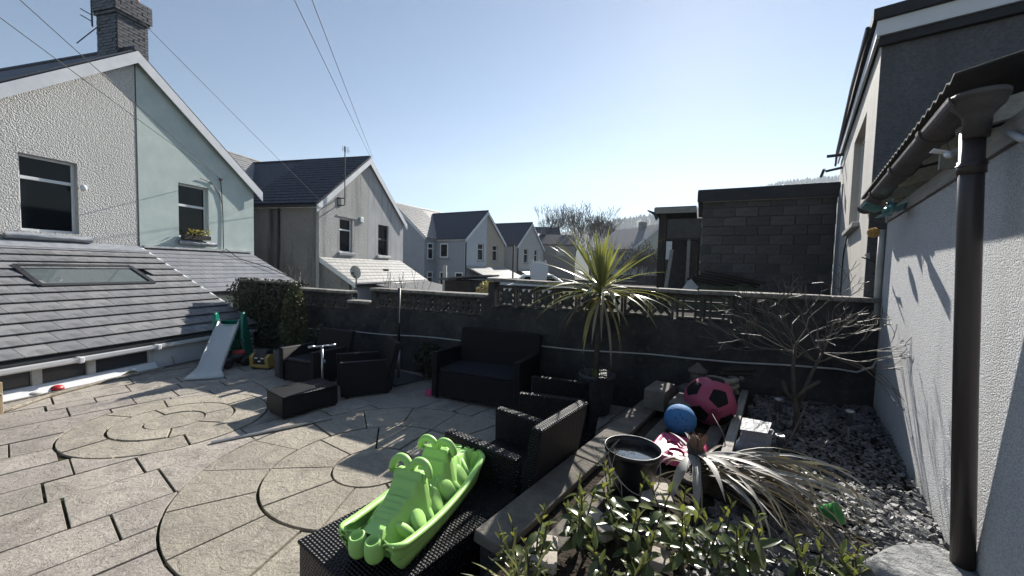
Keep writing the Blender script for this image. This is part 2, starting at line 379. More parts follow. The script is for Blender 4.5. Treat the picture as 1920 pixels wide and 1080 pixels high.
# plants
def leafmat(name, a, b, rough=.38, tr=.25, vary=True):
    m = N(name); c = m.mix(m.rnd(), a, b) if vary else m.mix(m.noise(3), a, b)
    c = m.mix(m.ramp(m.noise(9, 4), [(.45,0),(.75,.6)]), c, tuple(x*.6 for x in a)); m.col(c).rough(rough).spec(.5)
    if tr:
        t = m.n('ShaderNodeBsdfTranslucent'); tcol = m.mix(1.0, c, (1.0,1.0,.5), 'MULTIPLY'); m.l(tcol, t.inputs[0])
        ms = m.n('ShaderNodeMixShader'); ms.inputs[0].default_value = tr
        m.l(m.b.outputs[0], ms.inputs[1]); m.l(t.outputs[0], ms.inputs[2]); m.l(ms.outputs[0], m.o.inputs[0])
    return m.m
M['cordy'] = leafmat('cordy', (.20,.22,.09), (.36,.36,.15), .27, .36)
M['cordy_old'] = leafmat('cordy_old', (.42,.36,.09), (.34,.30,.16), .45, .3)
M['dead_leaf'] = leafmat('dead_leaf', (.33,.275,.215), (.16,.125,.095), .6, .10)
M['dead_grey'] = leafmat('dead_grey', (.30,.285,.27), (.40,.375,.34), .55, .1)
M['shrub_leaf'] = leafmat('shrub_leaf', (.065,.088,.030), (.13,.155,.055), .24, .22)
M['shrub_young'] = leafmat('shrub_young', (.20,.25,.07), (.30,.30,.10), .35, .3)
M['ivy'] = leafmat('ivy', (.016,.024,.010), (.034,.044,.018), .4, .12, False)
M['conifer'] = leafmat('conifer', (.05,.065,.03), (.11,.115,.05), .5, .2, False)
M['bark'] = plain('bark', (.10,.085,.07), (.055,.046,.04), 12, .9, .2, .01, 40)
M['twig'] = plain('twig', (.125,.105,.088), (.06,.05,.043), 12, .5, .4)
M['far_twig'] = plain('far_twig', (.11,.095,.085), (.08,.07,.065), 2, .9)
M['moss'] = plain('moss', (.045,.065,.03), (.08,.075,.05), 5, .98, .1, .05, 16)
M['rubble'] = plain('rubble', (.10,.095,.09), (.17,.16,.15), 5, .95, .2, .03, 12, vary=.3)
M['hill'] = plain('hill', (.045,.06,.035), (.065,.07,.045), .02, .98, .1)
M['ground'] = plain('ground', (.07,.075,.05), (.10,.09,.07), .4, .98, .1)
M['dark_wood'] = plain('dark_wood', (.07,.055,.05), (.05,.042,.04), 6, .9, .2)
M['white_plastic'] = plastic('white_plastic', (.74,.75,.77), .35)
M['white_paint'] = plain('white_paint', (.78,.78,.78), None, 2, .3, .5)
M['teal'] = plain('teal', (.05,.24,.26), (.2,.4,.42), 14, .3, .6, metal=.5)
M['yellow_flower'] = plain('yellow_flower', (.70,.46,.16), (.6,.36,.1), 20, .7)
M['cast_iron'] = plain('cast_iron', (.060,.048,.045), (.10,.085,.08), 7, .6, .4, .006, 50)
M['downpipe'] = plain('downpipe', (.045,.034,.031), (.055,.043,.04), 3, .42, .5)
M['roof_sheet'] = plain('roof_sheet', (.085,.083,.085), (.055,.055,.057), 5, .95, .2, .008, 30)
M['asbestos'] = plain('asbestos', (.20,.20,.20), (.12,.12,.125), 5, .95, .2, .008, 30)
# ================================================================== GROUND, PATIO, PAVING
gm = MB()
gN = 60
def gfun(i, j):
    x = -900 + 1800 * i / gN; y = -300 + 1500 * j / gN
    return (x, y, -1.5)
gm.grid(gfun, gN, gN); struct('ground', gm, M['ground'])

def clip(poly, nx, ny, c):           # keep nx*x+ny*y <= c
    out = []
    for i in range(len(poly)):
        a, b = poly[i], poly[(i+1) % len(poly)]
        da, db = nx*a[0]+ny*a[1]-c, nx*b[0]+ny*b[1]-c
        if da <= 0: out.append(a)
        if (da < 0 < db) or (db < 0 < da):
            t = da/(da-db); out.append((a[0]+(b[0]-a[0])*t, a[1]+(b[1]-a[1])*t))
    return out
def w2p(v, ang=P_ANG):              # world xy -> frame xy
    a = radians(ang); return (v[0]*cos(a) - v[1]*sin(a), v[0]*sin(a) + v[1]*cos(a))
# patio limits in the patio frame: boundary wall, house edge, retaining kerb
a_ = radians(P_ANG - W_ANG)
WN = (-sin(a_), cos(a_))            # wall normal (points away) seen from the patio frame: p.WN = 5.8 on the wall
wn_w = (sin(radians(W_ANG)), cos(radians(W_ANG)))
WN = w2p(wn_w)
hn_w = (sin(radians(H_ANG + 90)), cos(radians(H_ANG + 90))); HN = w2p(hn_w)   # house X axis; edge at X = -7.86
LIM = [(WN[0], WN[1], 5.79), (-HN[0], -HN[1], 7.86), (1, 0, -1.5)]
base = [(-14, -3.5), (-1.5, -3.5), (-1.5, 9), (-14, 9)]
for L in LIM[:2]: base = clip(base, *L)
pm = MB().prism(base, -1.5, -.022)
patio = struct('patio', pm, M['joint'], P_ANG)
def inset(poly, d):
    n = len(poly); out = []
    a = sum(poly[i][0]*poly[(i+1)%n][1]-poly[(i+1)%n][0]*poly[i][1] for i in range(n)); s = 1 if a > 0 else -1
    for i in range(n):
        p0, p1, p2_ = Vector(poly[i-1]), Vector(poly[i]), Vector(poly[(i+1)%n])
        e1 = (p1-p0); e2 = (p2_-p1)
        if e1.length < 1e-6 or e2.length < 1e-6: out.append(tuple(p1)); continue
        e1.normalize(); e2.normalize()
        n1 = Vector((-e1.y, e1.x))*s; n2 = Vector((-e2.y, e2.x))*s
        b = n1+n2
        if b.length < .2: out.append(tuple(p1 + n1*d)); continue
        b = b / max(.5, b.length_squared/2) ; out.append(tuple(p1 + b*d*1.0))
    return out
def slab(poly, mat, gap=.006, dz=.006):
    if len(poly) < 3: return
    n = len(poly)
    ar = abs(sum(poly[i][0]*poly[(i+1)%n][1]-poly[(i+1)%n][0]*poly[i][1] for i in range(n)))/2
    if ar < .012: return
    p = inset(poly, gap + U(0, .009)*R()); q = inset(p, .002)
    z = U(-dz, dz); tx, ty = U(-.004, .004), U(-.004, .004)
    cx = sum(a[0] for a in p)/n; cy = sum(a[1] for a in p)/n
    zz = lambda a: z + tx*(a[0]-cx) + ty*(a[1]-cy)
    if sum(p[i][0]*p[(i+1)%n][1]-p[(i+1)%n][0]*p[i][1] for i in range(n)) < 0: p = p[::-1]; q = q[::-1]
    b = MB(); b.v = [(a[0], a[1], -.035) for a in p] + [(a[0], a[1], zz(a)-.003) for a in p] + [(a[0], a[1], zz(a)) for a in q]
    b.f = [tuple(range(2*n, 3*n))]
    for r in (0, 1):
        for i in range(n): b.f.append((r*n+i, r*n+(i+1)%n, (r+1)*n+(i+1)%n, (r+1)*n+i))
    me = mesh_from(b, 'paving_slab'); me.materials.append(mat)
    piece(patio, 'paving_slab', me, (0,0,0))
CIR = [((-3.30, 2.17), (.375, .96, 1.58), (9, 15)), ((-6.15, 1.25), (.29, .60, .98), (7, 10))]
def out_circle(poly, c, r):
    """polygon minus disc, two boundary crossings at most"""
    pts = []; n = len(poly)
    for i in range(n):
        a, b = Vector(poly[i]), Vector(poly[(i+1)%n]); pts.append((a, None))
        d = b-a; f = a-Vector(c); A = d.dot(d); B = 2*f.dot(d); Cc = f.dot(f)-r*r; D = B*B-4*A*Cc
        if D > 0:
            for t in sorted(((-B-sqrt(D))/(2*A), (-B+sqrt(D))/(2*A))):
                if 1e-6 < t < 1-1e-6: pts.append((a+d*t, 'x'))
    xs = [i for i, q in enumerate(pts) if q[1]]
    ins = [(q[0]-Vector(c)).length < r-1e-6 for q in pts]
    if not xs: return [] if all(ins) else [poly]
    if len(xs) != 2:
        return None
    i0, i1 = xs; m_ = len(pts)
    seg = [pts[(i0+k) % m_] for k in range((i1-i0)+1)]; seg2 = [pts[(i1+k) % m_] for k in range((m_-i1+i0)+1)]
    mid = lambda s: any((q[0]-Vector(c)).length < r-1e-6 for q in s[1:-1]) or (len(s) == 2 and ((s[0][0]+s[1][0])/2-Vector(c)).length < r)
    keep = seg if not mid(seg) else seg2
    a0 = atan2(keep[-1][0].y-c[1], keep[-1][0].x-c[0]); a1 = atan2(keep[0][0].y-c[1], keep[0][0].x-c[0])
    da = (a1-a0+pi) % (2*pi)-pi
    k = max(2, int(abs(da)/.12)); arc = [(c[0]+r*cos(a0+da*i/k), c[1]+r*sin(a0+da*i/k)) for i in range(1, k)]
    return [[tuple(q[0]) for q in keep] + arc]
def place(poly, depth=0):
    for L in LIM:
        poly = clip(poly, *L)
        if len(poly) < 3: return
    res = [poly]
    for c, rs, _ in CIR:
        nr = []
        for p in res:
            o = out_circle(p, c, rs[-1])
            if o is None:
                if depth < 3:
                    xs = [q[0] for q in p]; ys = [q[1] for q in p]
                    if max(xs)-min(xs) > max(ys)-min(ys): mx = (max(xs)+min(xs))/2; h1, h2 = clip(p, 1, 0, mx), clip(p, -1, 0, -mx)
                    else: my = (max(ys)+min(ys))/2; h1, h2 = clip(p, 0, 1, my), clip(p, 0, -1, -my)
                    place(h1, depth+1); place(h2, depth+1)
                continue
            nr += o
        res = nr
    for p in res: slab(p, M['slab'])
random.seed(11)
x = -1.5; ci = 0
widths = [.45, .45, .60, .45, .30, .45, .60, .45, .45]
while x > -12.2:
    wd = widths[ci % len(widths)]; ci += 1
    y = -1.6 - U(0, .6)
    while y < 6.6:
        ln = random.choice([.45, .6, .6, .75, .9])
        place([(x-wd, y), (x, y), (x, y+ln), (x-wd, y+ln)]); y += ln
    x -= wd
def sector(c, r0, r1, a0, a1, mat):
    k = max(2, int((a1-a0)*r1/.09)); g = .004
    poly = [(c[0]+(r0+g)*cos(a0+(a1-a0)*i/k), c[1]+(r0+g)*sin(a0+(a1-a0)*i/k)) for i in range(k, -1, -1)]
    poly += [(c[0]+(r1-g)*cos(a0+(a1-a0)*i/k), c[1]+(r1-g)*sin(a0+(a1-a0)*i/k)) for i in range(k+1)]
    for L in LIM: poly = clip(poly, *L)
    slab(poly, mat)
for c, rs, ns in CIR:
    slab([(c[0]+rs[0]*cos(2*pi*i/28), c[1]+rs[0]*sin(2*pi*i/28)) for i in range(28)], M['slab_round'])
    for (r0, r1), n in zip(zip(rs, rs[1:]), ns):
        a = U(0, 1)
        for i in range(n): sector(c, r0, r1, a+2*pi*i/n, a+2*pi*(i+1)/n, M['slab_round'])
# raised bed (the photographer stands on it)
BED = .45
bed_w = [(-1.225, -4), (.74, -4), (.74, 6.11), (-1.225, 5.67)]
struct('planting_bed', MB().prism(bed_w, -1.5, BED-.03), M['soil'], P_ANG)
yd = [(-3.0, 6.02), (7.5, 6.02), (7.5, 20), (-3.0, 20)]
struct('neighbour_yard', MB().prism(yd, -1.5, 1.30), M['soil'], W_ANG)

# ================================================================== HOUSES
def columns(mb, X, th, y0, y1, zb, top, holes, extra=()):
    ys = sorted(set([y0, y1] + [h for q in holes for h in q[:2] if y0 < h < y1] + [e for e in extra if y0 < e < y1]))
    for a, b in zip(ys, ys[1:]):
        cuts = [zb]
        for q in holes:
            if q[0] <= a+1e-6 and q[1] >= b-1e-6: cuts += [q[2], q[3]]
        cuts = sorted(cuts)
        for i in range(0, len(cuts), 2):
            lo = cuts[i]
            if i+1 < len(cuts): mb.box(X-th, X, a, b, lo, cuts[i+1])
            else: mb.extr([(X, a, lo), (X, b, lo), (X, b, top(b)), (X, a, top(a))], (-th, 0, 0))
def gtop(y0, y1, ze, za):
    ym = (y0+y1)/2
    return lambda y: ze + (za-ze)*(1-abs(y-ym)/((y1-y0)/2))
def frame_rect(mb, X, d, y0, y1, z0, z1, w):
    mb.box(X-d, X, y0, y1, z0, z0+w); mb.box(X-d, X, y0, y1, z1-w, z1); mb.box(X-d, X, y0, y0+w, z0+w, z1-w); mb.box(X-d, X, y1-w, y1, z0+w, z1-w)
def window(par, X, y0, y1, z0, z1, split=.68, mat='upvc', w=.055, glass='glass', sill=True, sillmat='dirty_white', curtain=None):
    mb = MB(); frame_rect(mb, X-.10, .06, y0, y1, z0, z1, w); zt = z0+(z1-z0)*split
    if split < 1: mb.box(X-.158, X-.098, y0+w, y1-w, zt-w*.6, zt+w*.6)
    f = part(par, 'window', mb, M[mat], bevel=.006)
    if split < 1:
        part(f, 'pane', MB().box(X-.14, X-.13, y0+w, y1-w, z0+w, zt-w*.6), M[glass]); part(f, 'pane', MB().box(X-.14, X-.13, y0+w, y1-w, zt+w*.6, z1-w), M[glass])
    else: part(f, 'pane', MB().box(X-.14, X-.13, y0+w, y1-w, z0+w, z1-w), M[glass])
    if sill: part(f, 'sill', MB().box(X-.1, X+.09, y0-.12, y1+.12, z0-.14, z0-.01), M[sillmat], bevel=.012)
    return f
def roof_slab(mb, p0, along, up, thick):           # p0 lower corner, along the eave, up the slope
    a = Vector(p0); b = a+Vector(along); c = b+Vector(up); d = a+Vector(up); n = Vector(along).cross(Vector(up)).normalized()
    if n.z < 0: n = -n
    mb.extr([a, b, c, d], n*thick)
def slates(par, p0, along, up, gauge, width, mat, name='slate', joined=False, thick=.012, skip=None, jit=.004, lift=None):
    """courses of slates laid on a roof plane"""
    al = Vector(along); L = al.length; al.normalize(); up_ = Vector(up); H = up_.length; up_.normalize(); n = al.cross(up_)
    if n.z < 0: n = -n
    ln = gauge*1.25; nc = int(H/gauge+.5); big = MB(); M3 = Matrix((al, up_, n)).transposed()
    lift = lift or thick
    tilt = Matrix.Rotation(-lift/gauge*0.9, 3, Vector((1, 0, 0))); MM = M3 @ tilt
    proto = None; e = MM.to_euler()
    for r in range(nc):
        off = (r % 2)*width/2; k = -1
        while True:
            s0 = k*width+off; k += 1
            if s0 >= L-.02: break
            a, b = max(0, s0), min(L, s0+width)
            if b-a < .03: continue
            lo = r*gauge; hi = min(lo+ln, H)
            if skip and skip((a+b)/2, lo+gauge/2): continue
            c = Vector(p0)+al*((a+b)/2)+up_*((lo+hi)/2)+n*(lift*1.15+U(0, jit*.5))
            if joined: big.obox(c, (b-a-.008, hi-lo, thick), M=MM @ Matrix.Rotation(U(-.006, .006), 3, Vector((0,0,1))))
            else:
                if proto is None: proto = matmesh(MB().obox((0,0,0), (width-.007, ln, thick)), name, mat)
                sx = (b-a-.007)/(width-.007); sy = (hi-lo)/ln
                o = piece(par, name, proto, c, e, (sx, sy, 1)); 
    if joined: part(par, name, big, mat, kind='stuff')

def wing(name, label, ang, X0, y0, y1, back, ze=4.47, za=7.08, zb=-1.5, mats=('cast_grey', 'render_green'), holes=(), sidemat=None, group=None, slate_m='slate_dark', barge=True):
    t = thing(name, label, 'house', ang, (X0, (y0+y1)/2, zb), group); ym = (y0+y1)/2; top = gtop(y0, y1, ze, za)
    a = MB(); columns(a, X0, .15, y0, ym-.006, zb, top, holes); part(t, 'wall', a, M[mats[0]])
    b = MB(); columns(b, X0, .15, ym+.006, y1, zb, top, holes); part(t, 'wall', b, M[mats[1]])
    core = MB().extr([(X0-.152, y0, zb), (X0-.152, y1, zb), (X0-.152, y1, ze), (X0-.152, ym, za-.02), (X0-.152, y0, ze)], (back-X0+.15, 0, 0))
    part(t, 'side_wall', core, M[sidemat or mats[0]])
    s = (za-ze)/(ym-y0); ov = .22; n = sqrt(1+s*s); fo = .10
    rf = MB()
    for sg in (1, -1):
        ye = y0 if sg > 0 else y1
        roof_slab(rf, (X0+fo, ye-sg*ov, ze-ov*s+.02), (back-X0-fo, 0, 0), (0, sg*(ym-y0+ov), s*(ym-y0+ov)), .07)
    roof = part(t, 'roof', rf, M[slate_m])
    rc = MB().tube([(X0+fo+.01, ym, za+.10), (back, ym, za+.10)], .075, 8); part(roof, 'ridge', rc, M[slate_m])
    if barge:
        for sg in (1, -1):
            ye = y0 if sg > 0 else y1; q = MB()
            pa = Vector((X0+fo+.001, ye-sg*(ov+.02), ze-(ov+.02)*s)); pb = Vector((X0+fo+.001, ym, za)); dn = Vector((0, 0, -.24)); upv = Vector((0, 0, .045))
            q.extr([pa+dn, pb+dn, pb+upv, pa+upv], (.028, 0, 0)); part(t, 'bargeboard', q, M['fascia'])
            g = MB(); roof_slab(g, (X0+.005, ye-sg*(ov+.01), ze-ov*s-.06), (fo-.012, 0, 0), (0, sg*(ym-y0+ov), s*(ym-y0+ov)), .02); part(t, 'soffit', g, M['fascia'])
    return t, s, ov

# ---- house with the pebble-dashed half and the green half
HX = -11.74; Y0, Y1 = 3.84, 10.32; YM = (Y0+Y1)/2
w1 = (5.06, 5.95, 2.50, 4.08); w2_ = (8.02, 8.84, 2.62, 4.12)
h1, s1, ov1 = wing('semi_house', 'nearest house with pebbledash left half, pale green right half and dark brick chimney', H_ANG, HX, Y0, Y1, -19, holes=(w1, w2_))
window(h1, HX, *w1, split=.70, sill=False); window(h1, HX, *w2_, split=.60, sill=False)
def leadsill(par, y0, y1, z):
    mb = MB(); random.seed(5)
    def fn(i, j):
        t = i/24; a = j/8*pi; y = y0+(y1-y0)*t; r = .085+.018*mnoise.noise(Vector((t*9, j*.8, z)))
        return (HX+.02+r*1.35*sin(a), y, z+r*cos(a)*.85-.02*t)
    mb.grid(fn, 24, 8); return part(par, 'window_sill', mb, M['lead'], smooth=True)
leadsill(h1, 4.80, 6.12, 2.40); leadsill(h1, 7.95, 9.0, 2.48)
pb = MB().box(HX+.02, HX+.16, 8.05, 8.78, 2.57, 2.69); part(h1, 'window_box', pb, M['wood_dark'])
fl = MB(); random.seed(8)
for i in range(60):
    c = Vector((HX+U(.03, .2), U(8.2, 8.75), 2.70+U(0, .17))); d = Vector((U(-1, 1), U(-1, 1), U(-.4, 1))).normalized()*.05; e = d.cross(Vector((U(-1,1), U(-1,1), U(-1,1)))).normalized()*.02
    fl.add([c-d*.3, c+e, c+d, c-e], [(0,1,2,3)])
part(h1, 'window_box_plants', fl, M['cordy_old'])
part(h1, 'security_camera', MB().ell((HX+.09, 6.0, 3.55), (.06, .06, .075)), M['white_plastic'], smooth=True)
part(h1, 'party_joint', MB().box(HX-.01, HX+.006, YM-.012, YM+.012, -1.5, 6.85), M['black_metal'])
cb = MB().tube([(HX+.03, 9.19, 4.42), (HX+.02, 9.22, 4.2), (HX+.015, 9.26, 3.4), (HX+.02, 9.26, 2.34)], .012, 6).tube([(HX+.03, 8.6, 4.36), (HX+.02, 8.9, 4.30), (HX+.02, 9.15, 4.05), (HX+.02, 9.24, 3.7)], .01, 6)
cb.obox((HX+.04, 9.19, 4.46), (.08, .06, .06)); part(h1, 'cable', cb, M['wire'])
# chimney of single engineering bricks
ch = part(h1, 'chimney', MB().box(-12.79, -12.11, 6.96, 7.59, 6.3, 8.50), M['mortar_dark'])
bm_ = matmesh(MB().obox((0,0,0), (.215, .03, .064)), 'brick', M['brick']); random.seed(3)
zc = 6.72; ci = 0
while zc < 8.52:
    out = .0 if zc < 8.02 else (.035 if zc < 8.1 else .065)
    x0, x1, ya, yb = -12.80-out, -12.10+out, 6.95-out, 7.60+out
    st = .227; off = (ci % 2)*st/2
    yy = ya-off
    while yy < yb:
        a, b = max(ya, yy), min(yb, yy+st-.010)
        if b-a > .03: piece(ch, 'brick', bm_, (x1+U(-.004, .006), (a+b)/2, zc), (0, 0, pi/2), ((b-a)/.215, 1, 1))
        yy += st
    xx = x0-off
    while xx < x1:
        a, b = max(x0, xx), min(x1, xx+st-.010)
        if b-a > .03: piece(ch, 'brick', bm_, ((a+b)/2, ya+U(-.006, .004), zc), (0, 0, 0), ((b-a)/.215, 1, 1))
        xx += st
    if out: part(ch, 'corbel_core', MB().box(x0+.02, x1-.02, ya+.02, yb-.02, zc-.037, zc+.037), M['mortar_dark'])
    zc += .0745; ci += 1
for cy, cx in ((7.14, -12.4), (7.42, -12.3)):
    part(ch, 'chimney_pot', MB().lathe([(.13, 8.5), (.125, 8.62), (.14, 8.64), (.125, 8.68), (.12, 8.82), (.14, 8.84), (.11, 8.86)], (cx, cy, 0), 16), M['clay_pot'], smooth=True)
ae = MB().tube([(-12.85, 6.88, 7.75), (-12.85, 6.86, 9.6)], .018, 6).bar((-12.85, 6.66, 8.05), (-12.85, 6.90, 8.02), .016, .016).bar((-12.85, 6.66, 7.90), (-12.85, 6.90, 7.87), .016, .016)
part(h1, 'aerial_pole', ae, M['grey_frame'])
part(h1, 'aerial_cable', MB().tube([(-12.78, 6.93, 7.75), (-12.8, 6.72, 7.42), (-12.7, 6.50, 7.12)], .012, 5), M['wire'])

# ---- conservatory with the tiled roof and rooflight
EX, EZ, TX, TZ = -8.0, .53, -11.74, 2.27; RUN = EX-TX; SL = (TZ-EZ)/RUN; CL0 = .4
cons = thing('conservatory', 'white framed conservatory sunk below the patio edge under grey tiled roof with rooflight', 'conservatory', H_ANG, (-8.05, 4, -1.5))
rb = MB(); roof_slab(rb, (EX+.02, CL0, EZ-.085), (0, YM-CL0-.03, 0), (-RUN-.02, 0, SL*(RUN+.02)), .05); croof = part(cons, 'roof', rb, M['mortar_dark'])
sky0, sky1, skx0, skx1 = 4.47, 6.22, -10.66, -9.92
def skip(s, u):
    X = EX-u/sqrt(1+SL*SL); Y = s+CL0
    return skx0-.02 < X < skx1-.02 and sky0-.02 < Y < sky1+.05
random.seed(21)
slates(croof, (EX+.03, CL0, EZ-.03), (0, YM-CL0, 0), (-RUN, 0, SL*RUN), .315, .335, M['tile'], 'roof_tile', thick=.015, lift=.040, skip=skip)
vg = MB(); roof_slab(vg, (EX+.04, YM-.02, EZ-.04), (0, .04, 0), (-RUN, 0, SL*RUN), .055); part(croof, 'verge', vg, M['upvc'])
fl_ = MB(); roof_slab(fl_, (TX+.40, CL0, TZ-.40*SL+.045), (0, YM-CL0-.05, 0), (-.37, 0, SL*.37), .012); part(croof, 'flashing', fl_, M['lead'])
def onroof(X, Y, d): 
    nz = 1/sqrt(1+SL*SL); return Vector((X+SL*nz*d, Y, EZ+(EX-X)*SL+nz*d-.03))
sk = MB(); corners = [onroof(skx1, sky0, .05), onroof(skx1, sky1, .05), onroof(skx0, sky1, .05), onroof(skx0, sky0, .05)]
for i in range(4): sk.bar(corners[i], corners[(i+1)%4], .085, .09, up=(SL, 0, 1))
skf = part(croof, 'rooflight', sk, M['grey_frame'])
gl = MB(); gl.extr([onroof(skx1-.03, sky0+.04, .06), onroof(skx1-.03, sky1-.04, .06), onroof(skx0+.03, sky1-.04, .06), onroof(skx0+.03, sky0+.04, .06)], (.004, 0, .01)); part(croof, 'rooflight_pane', gl, M['glass_sky'])
fz = MB(); roof_slab(fz, onroof(skx0+.0, sky0-.5, .03), (0, sky1-sky0+.55, 0), (-.24, 0, .24*SL), .014); part(croof, 'lead_apron', fz, M['lead'])
fz = MB(); roof_slab(fz, onroof(skx1+.19, sky0+.03, .028), (0, sky1-sky0-.03, 0), (-.16, 0, .16*SL), .012); part(croof, 'white_apron', fz, M['fascia'])
# eaves, gutter, panels
part(cons, 'eaves_board', MB().box(-8.02, -7.985, CL0, 7.02, .40, .50), M['fascia'])
gt = MB()
for k in range(1):
    prof = [(-.055, .03), (-.05, -.02), (-.02, -.045), (.02, -.045), (.05, -.02), (.055, .03), (.045, .03), (.04, -.015), (.015, -.035), (-.015, -.035), (-.04, -.015), (-.045, .03)]
    gt.extr([(-7.925+p[0], CL0, .415+p[1]) for p in prof], (0, 6.6, 0))
part(cons, 'gutter', gt, M['upvc'])
for y in (3.97, 5.02): part(cons, 'gutter_clip', MB().box(-7.988, -7.860, y-.03, y+.03, .36, .452), M['upvc'], bevel=.01)
part(cons, 'sill_board', MB().box(-8.10, -7.99, CL0, 5.02, -.12, .13).extr([(-7.99, CL0, .13), (-7.99, 5.02, .13), (-7.90, 5.02, -.0), (-7.90, CL0, -.0)], (0, 0, -.04)), M['upvc'])
part(cons, 'end_panel', MB().box(-8.09, -7.995, 5.02, 7.0, -1.0, .40), M['fascia'])
for y in (3.55, 4.15, 4.98, 2.6, 1.6): part(cons, 'post', MB().box(-8.09, -8.0, y-.05, y+.05, .13, .40), M['dirty_white'])
for a, b in ((1.65, 2.55), (2.65, 3.5), (3.6, 4.10), (4.20, 4.93)): part(cons, 'pane', MB().box(-8.06, -8.045, a, b, .131, .40), M['glass_poly'])
part(cons, 'lower_wall', MB().box(-8.2, -8.1, CL0, 7.0, -1.5, .42), M['upvc'])
part(cons, 'end_wall', MB().extr([(-8.2, YM-.12, -1.5), (-8.2, YM-.12, EZ-.1), (TX, YM-.12, TZ-.12), (TX, YM-.12, -1.5)], (0, .09, 0)), M['fascia'])

# ---- green lean-to next door
lt = thing('slate_lean_to', 'single storey lean-to with blue-grey slate roof below the pale green half', 'lean-to', H_ANG, (-9.7, 8.7, -1.5))
GX, GZ = -9.53, 1.22; GR = GX-HX; GS = (2.27-GZ)/GR
part(lt, 'wall', MB().box(GX-.4, GX-.28, 7.12, 10.0, -1.5, GZ-.1), M['render_green'])
part(lt, 'end_wall', MB().extr([(GX-.41, 9.9, -1.5), (GX-.41, 9.9, GZ+.08), (HX+.01, 9.9, 2.1), (HX+.01, 9.9, -1.5)], (0, .1, 0)), M['render_green'])
gb = MB(); roof_slab(gb, (GX, 7.13, GZ-.06), (0, 3.05, 0), (-GR, 0, GS*GR), .04); groof = part(lt, 'roof', gb, M['slate_blue'])
slates(groof, (GX, 7.13, GZ-.018), (0, 3.05, 0), (-GR, 0, GS*GR), .235, .30, M['slate_blue'], 'roof_slate', thick=.008, lift=.014)
part(groof, 'flashing', MB().bar((HX+.06, 7.13, 2.30), (HX+.06, 10.2, 2.30), .10, .05), M['mortar_white'])
part(lt, 'gutter', MB().tube([(GX+.03, 7.13, GZ-.06), (GX+.03, 10.2, GZ-.06)], .045, 8), M['black_metal'], smooth=True)
part(lt, 'cable', MB().tube([(HX+.1, 9.26, 2.36), (-11.2, 9.35, 2.06), (-10.6, 9.75, 1.83), (-10.0, 10.05, 1.52)], .012, 5), M['wire'])

# ---- second house
A0, A1 = 13.27, 19.76; AM = (A0+A1)/2
wa = (14.50, 15.36, 2.50, 4.02); wb = (17.36, 18.30, 2.47, 4.04)
h2, s2, _ = wing('semi_house', 'second house with streaked grey side wall, dark slate roof and aerial on its gable', H_ANG, HX, A0, A1, -19, mats=('cast_mid', 'render_patchy'), sidemat='cast_stained', holes=(wa, wb))
f = window(h2, HX, *wa, split=.66, curtain=1, sillmat='lead'); window(h2, HX, *wb, split=.52, mat='grey_frame', sillmat='dirty_white')
part(h2, 'curtain', MB().box(HX-.145, HX-.142, 14.56, 15.3, 2.56, 3.5), M['curtain'])
part(h2, 'alarm_box', MB().box(HX, HX+.07, 15.86, 16.1, 3.98, 4.22), M['upvc'], bevel=.01)
part(h2, 'wall_lintel', MB().box(HX, HX+.025, 14.3, 15.6, 4.06, 4.12), M['cast_mid'])
part(h2, 'downpipe', MB().tube([(-13.7, A0-.06, 4.4), (-13.72, A0-.07, 2.6), (-13.8, A0-.07, 1.0), (-13.8, A0-.07, -1.5)], .05, 8), M['black_metal'], smooth=True)
part(h2, 'eaves_gutter', MB().tube([(HX+.1, A0-.25, 4.30), (-15.5, A0-.25, 4.30)], .055, 8), M['black_metal'], smooth=True)
part(h2, 'eaves_board', MB().box(-15.5, HX+.15, A0-.18, A0-.002, 4.24, 4.32), M['fascia'])
slates(h2, (HX+.17, A0-.25, 4.47-.22*s2+.09), (-3.9, 0, 0), (0, (AM-A0+.22), s2*(AM-A0+.22)), .26, .30, M['slate_dark'], 'slate', joined=True, thick=.02, jit=.012)
ae = MB().tube([(HX+.30, 14.45, 4.55), (HX+.30, 14.45, 7.05)], .022, 6).box(HX+.0, HX+.34, 14.38, 14.41, 4.50, 4.54).box(HX+.0, HX+.34, 14.38, 14.41, 4.80, 4.84).box(HX+.0, HX+.03, 14.36, 14.56, 4.48, 4.88)
ae.bar((HX+.30, 14.28, 6.90), (HX+.30, 14.75, 6.92), .012, .012)
for i in range(5): ae.bar((HX+.30, 14.30+i*.10, 6.80), (HX+.30, 14.30+i*.10, 7.02+.015*i), .010, .010)
part(h2, 'aerial', ae, M['grey_frame'])
lt2 = thing('tiled_lean_to', 'pale sunlit tiled lean-to on the front of the second house', 'lean-to', H_ANG, (-10.3, 16.5, -1.5))
LX, LZ = -10.02, 1.20; LR = LX-HX; LS = (2.22-LZ)/LR
part(lt2, 'wall', MB().box(LX-.35, LX-.23, A0+.25, A1-.3, -1.5, LZ-.02), M['render_patchy'])
part(lt2, 'end_wall', MB().extr([(LX-.36, A0+.12, -1.5), (LX-.36, A0+.12, LZ+.05), (HX+.01, A0+.12, 2.08), (HX+.01, A0+.12, -1.5)], (0, .12, 0)), M['cast_stained'])
lw = MB(); lw.box(LX-.98, LX-.48, A0+.06, A0+.11, .25, .9); part(lt2, 'window', lw, M['upvc']); part(lt2, 'pane', MB().box(LX-.92, LX-.54, A0+.05, A0+.058, .32, .84), M['glass'])
lb = MB(); roof_slab(lb, (LX, A0+.02, LZ-.05), (0, A1-A0-.35, 0), (-LR, 0, LS*LR), .045); lroof = part(lt2, 'roof', lb, M['slate_pale'])
slates(lroof, (LX, A0+.02, LZ-.003), (0, A1-A0-.35, 0), (-LR, 0, LS*LR), .26, .33, M['slate_pale'], 'roof_tile', thick=.018)
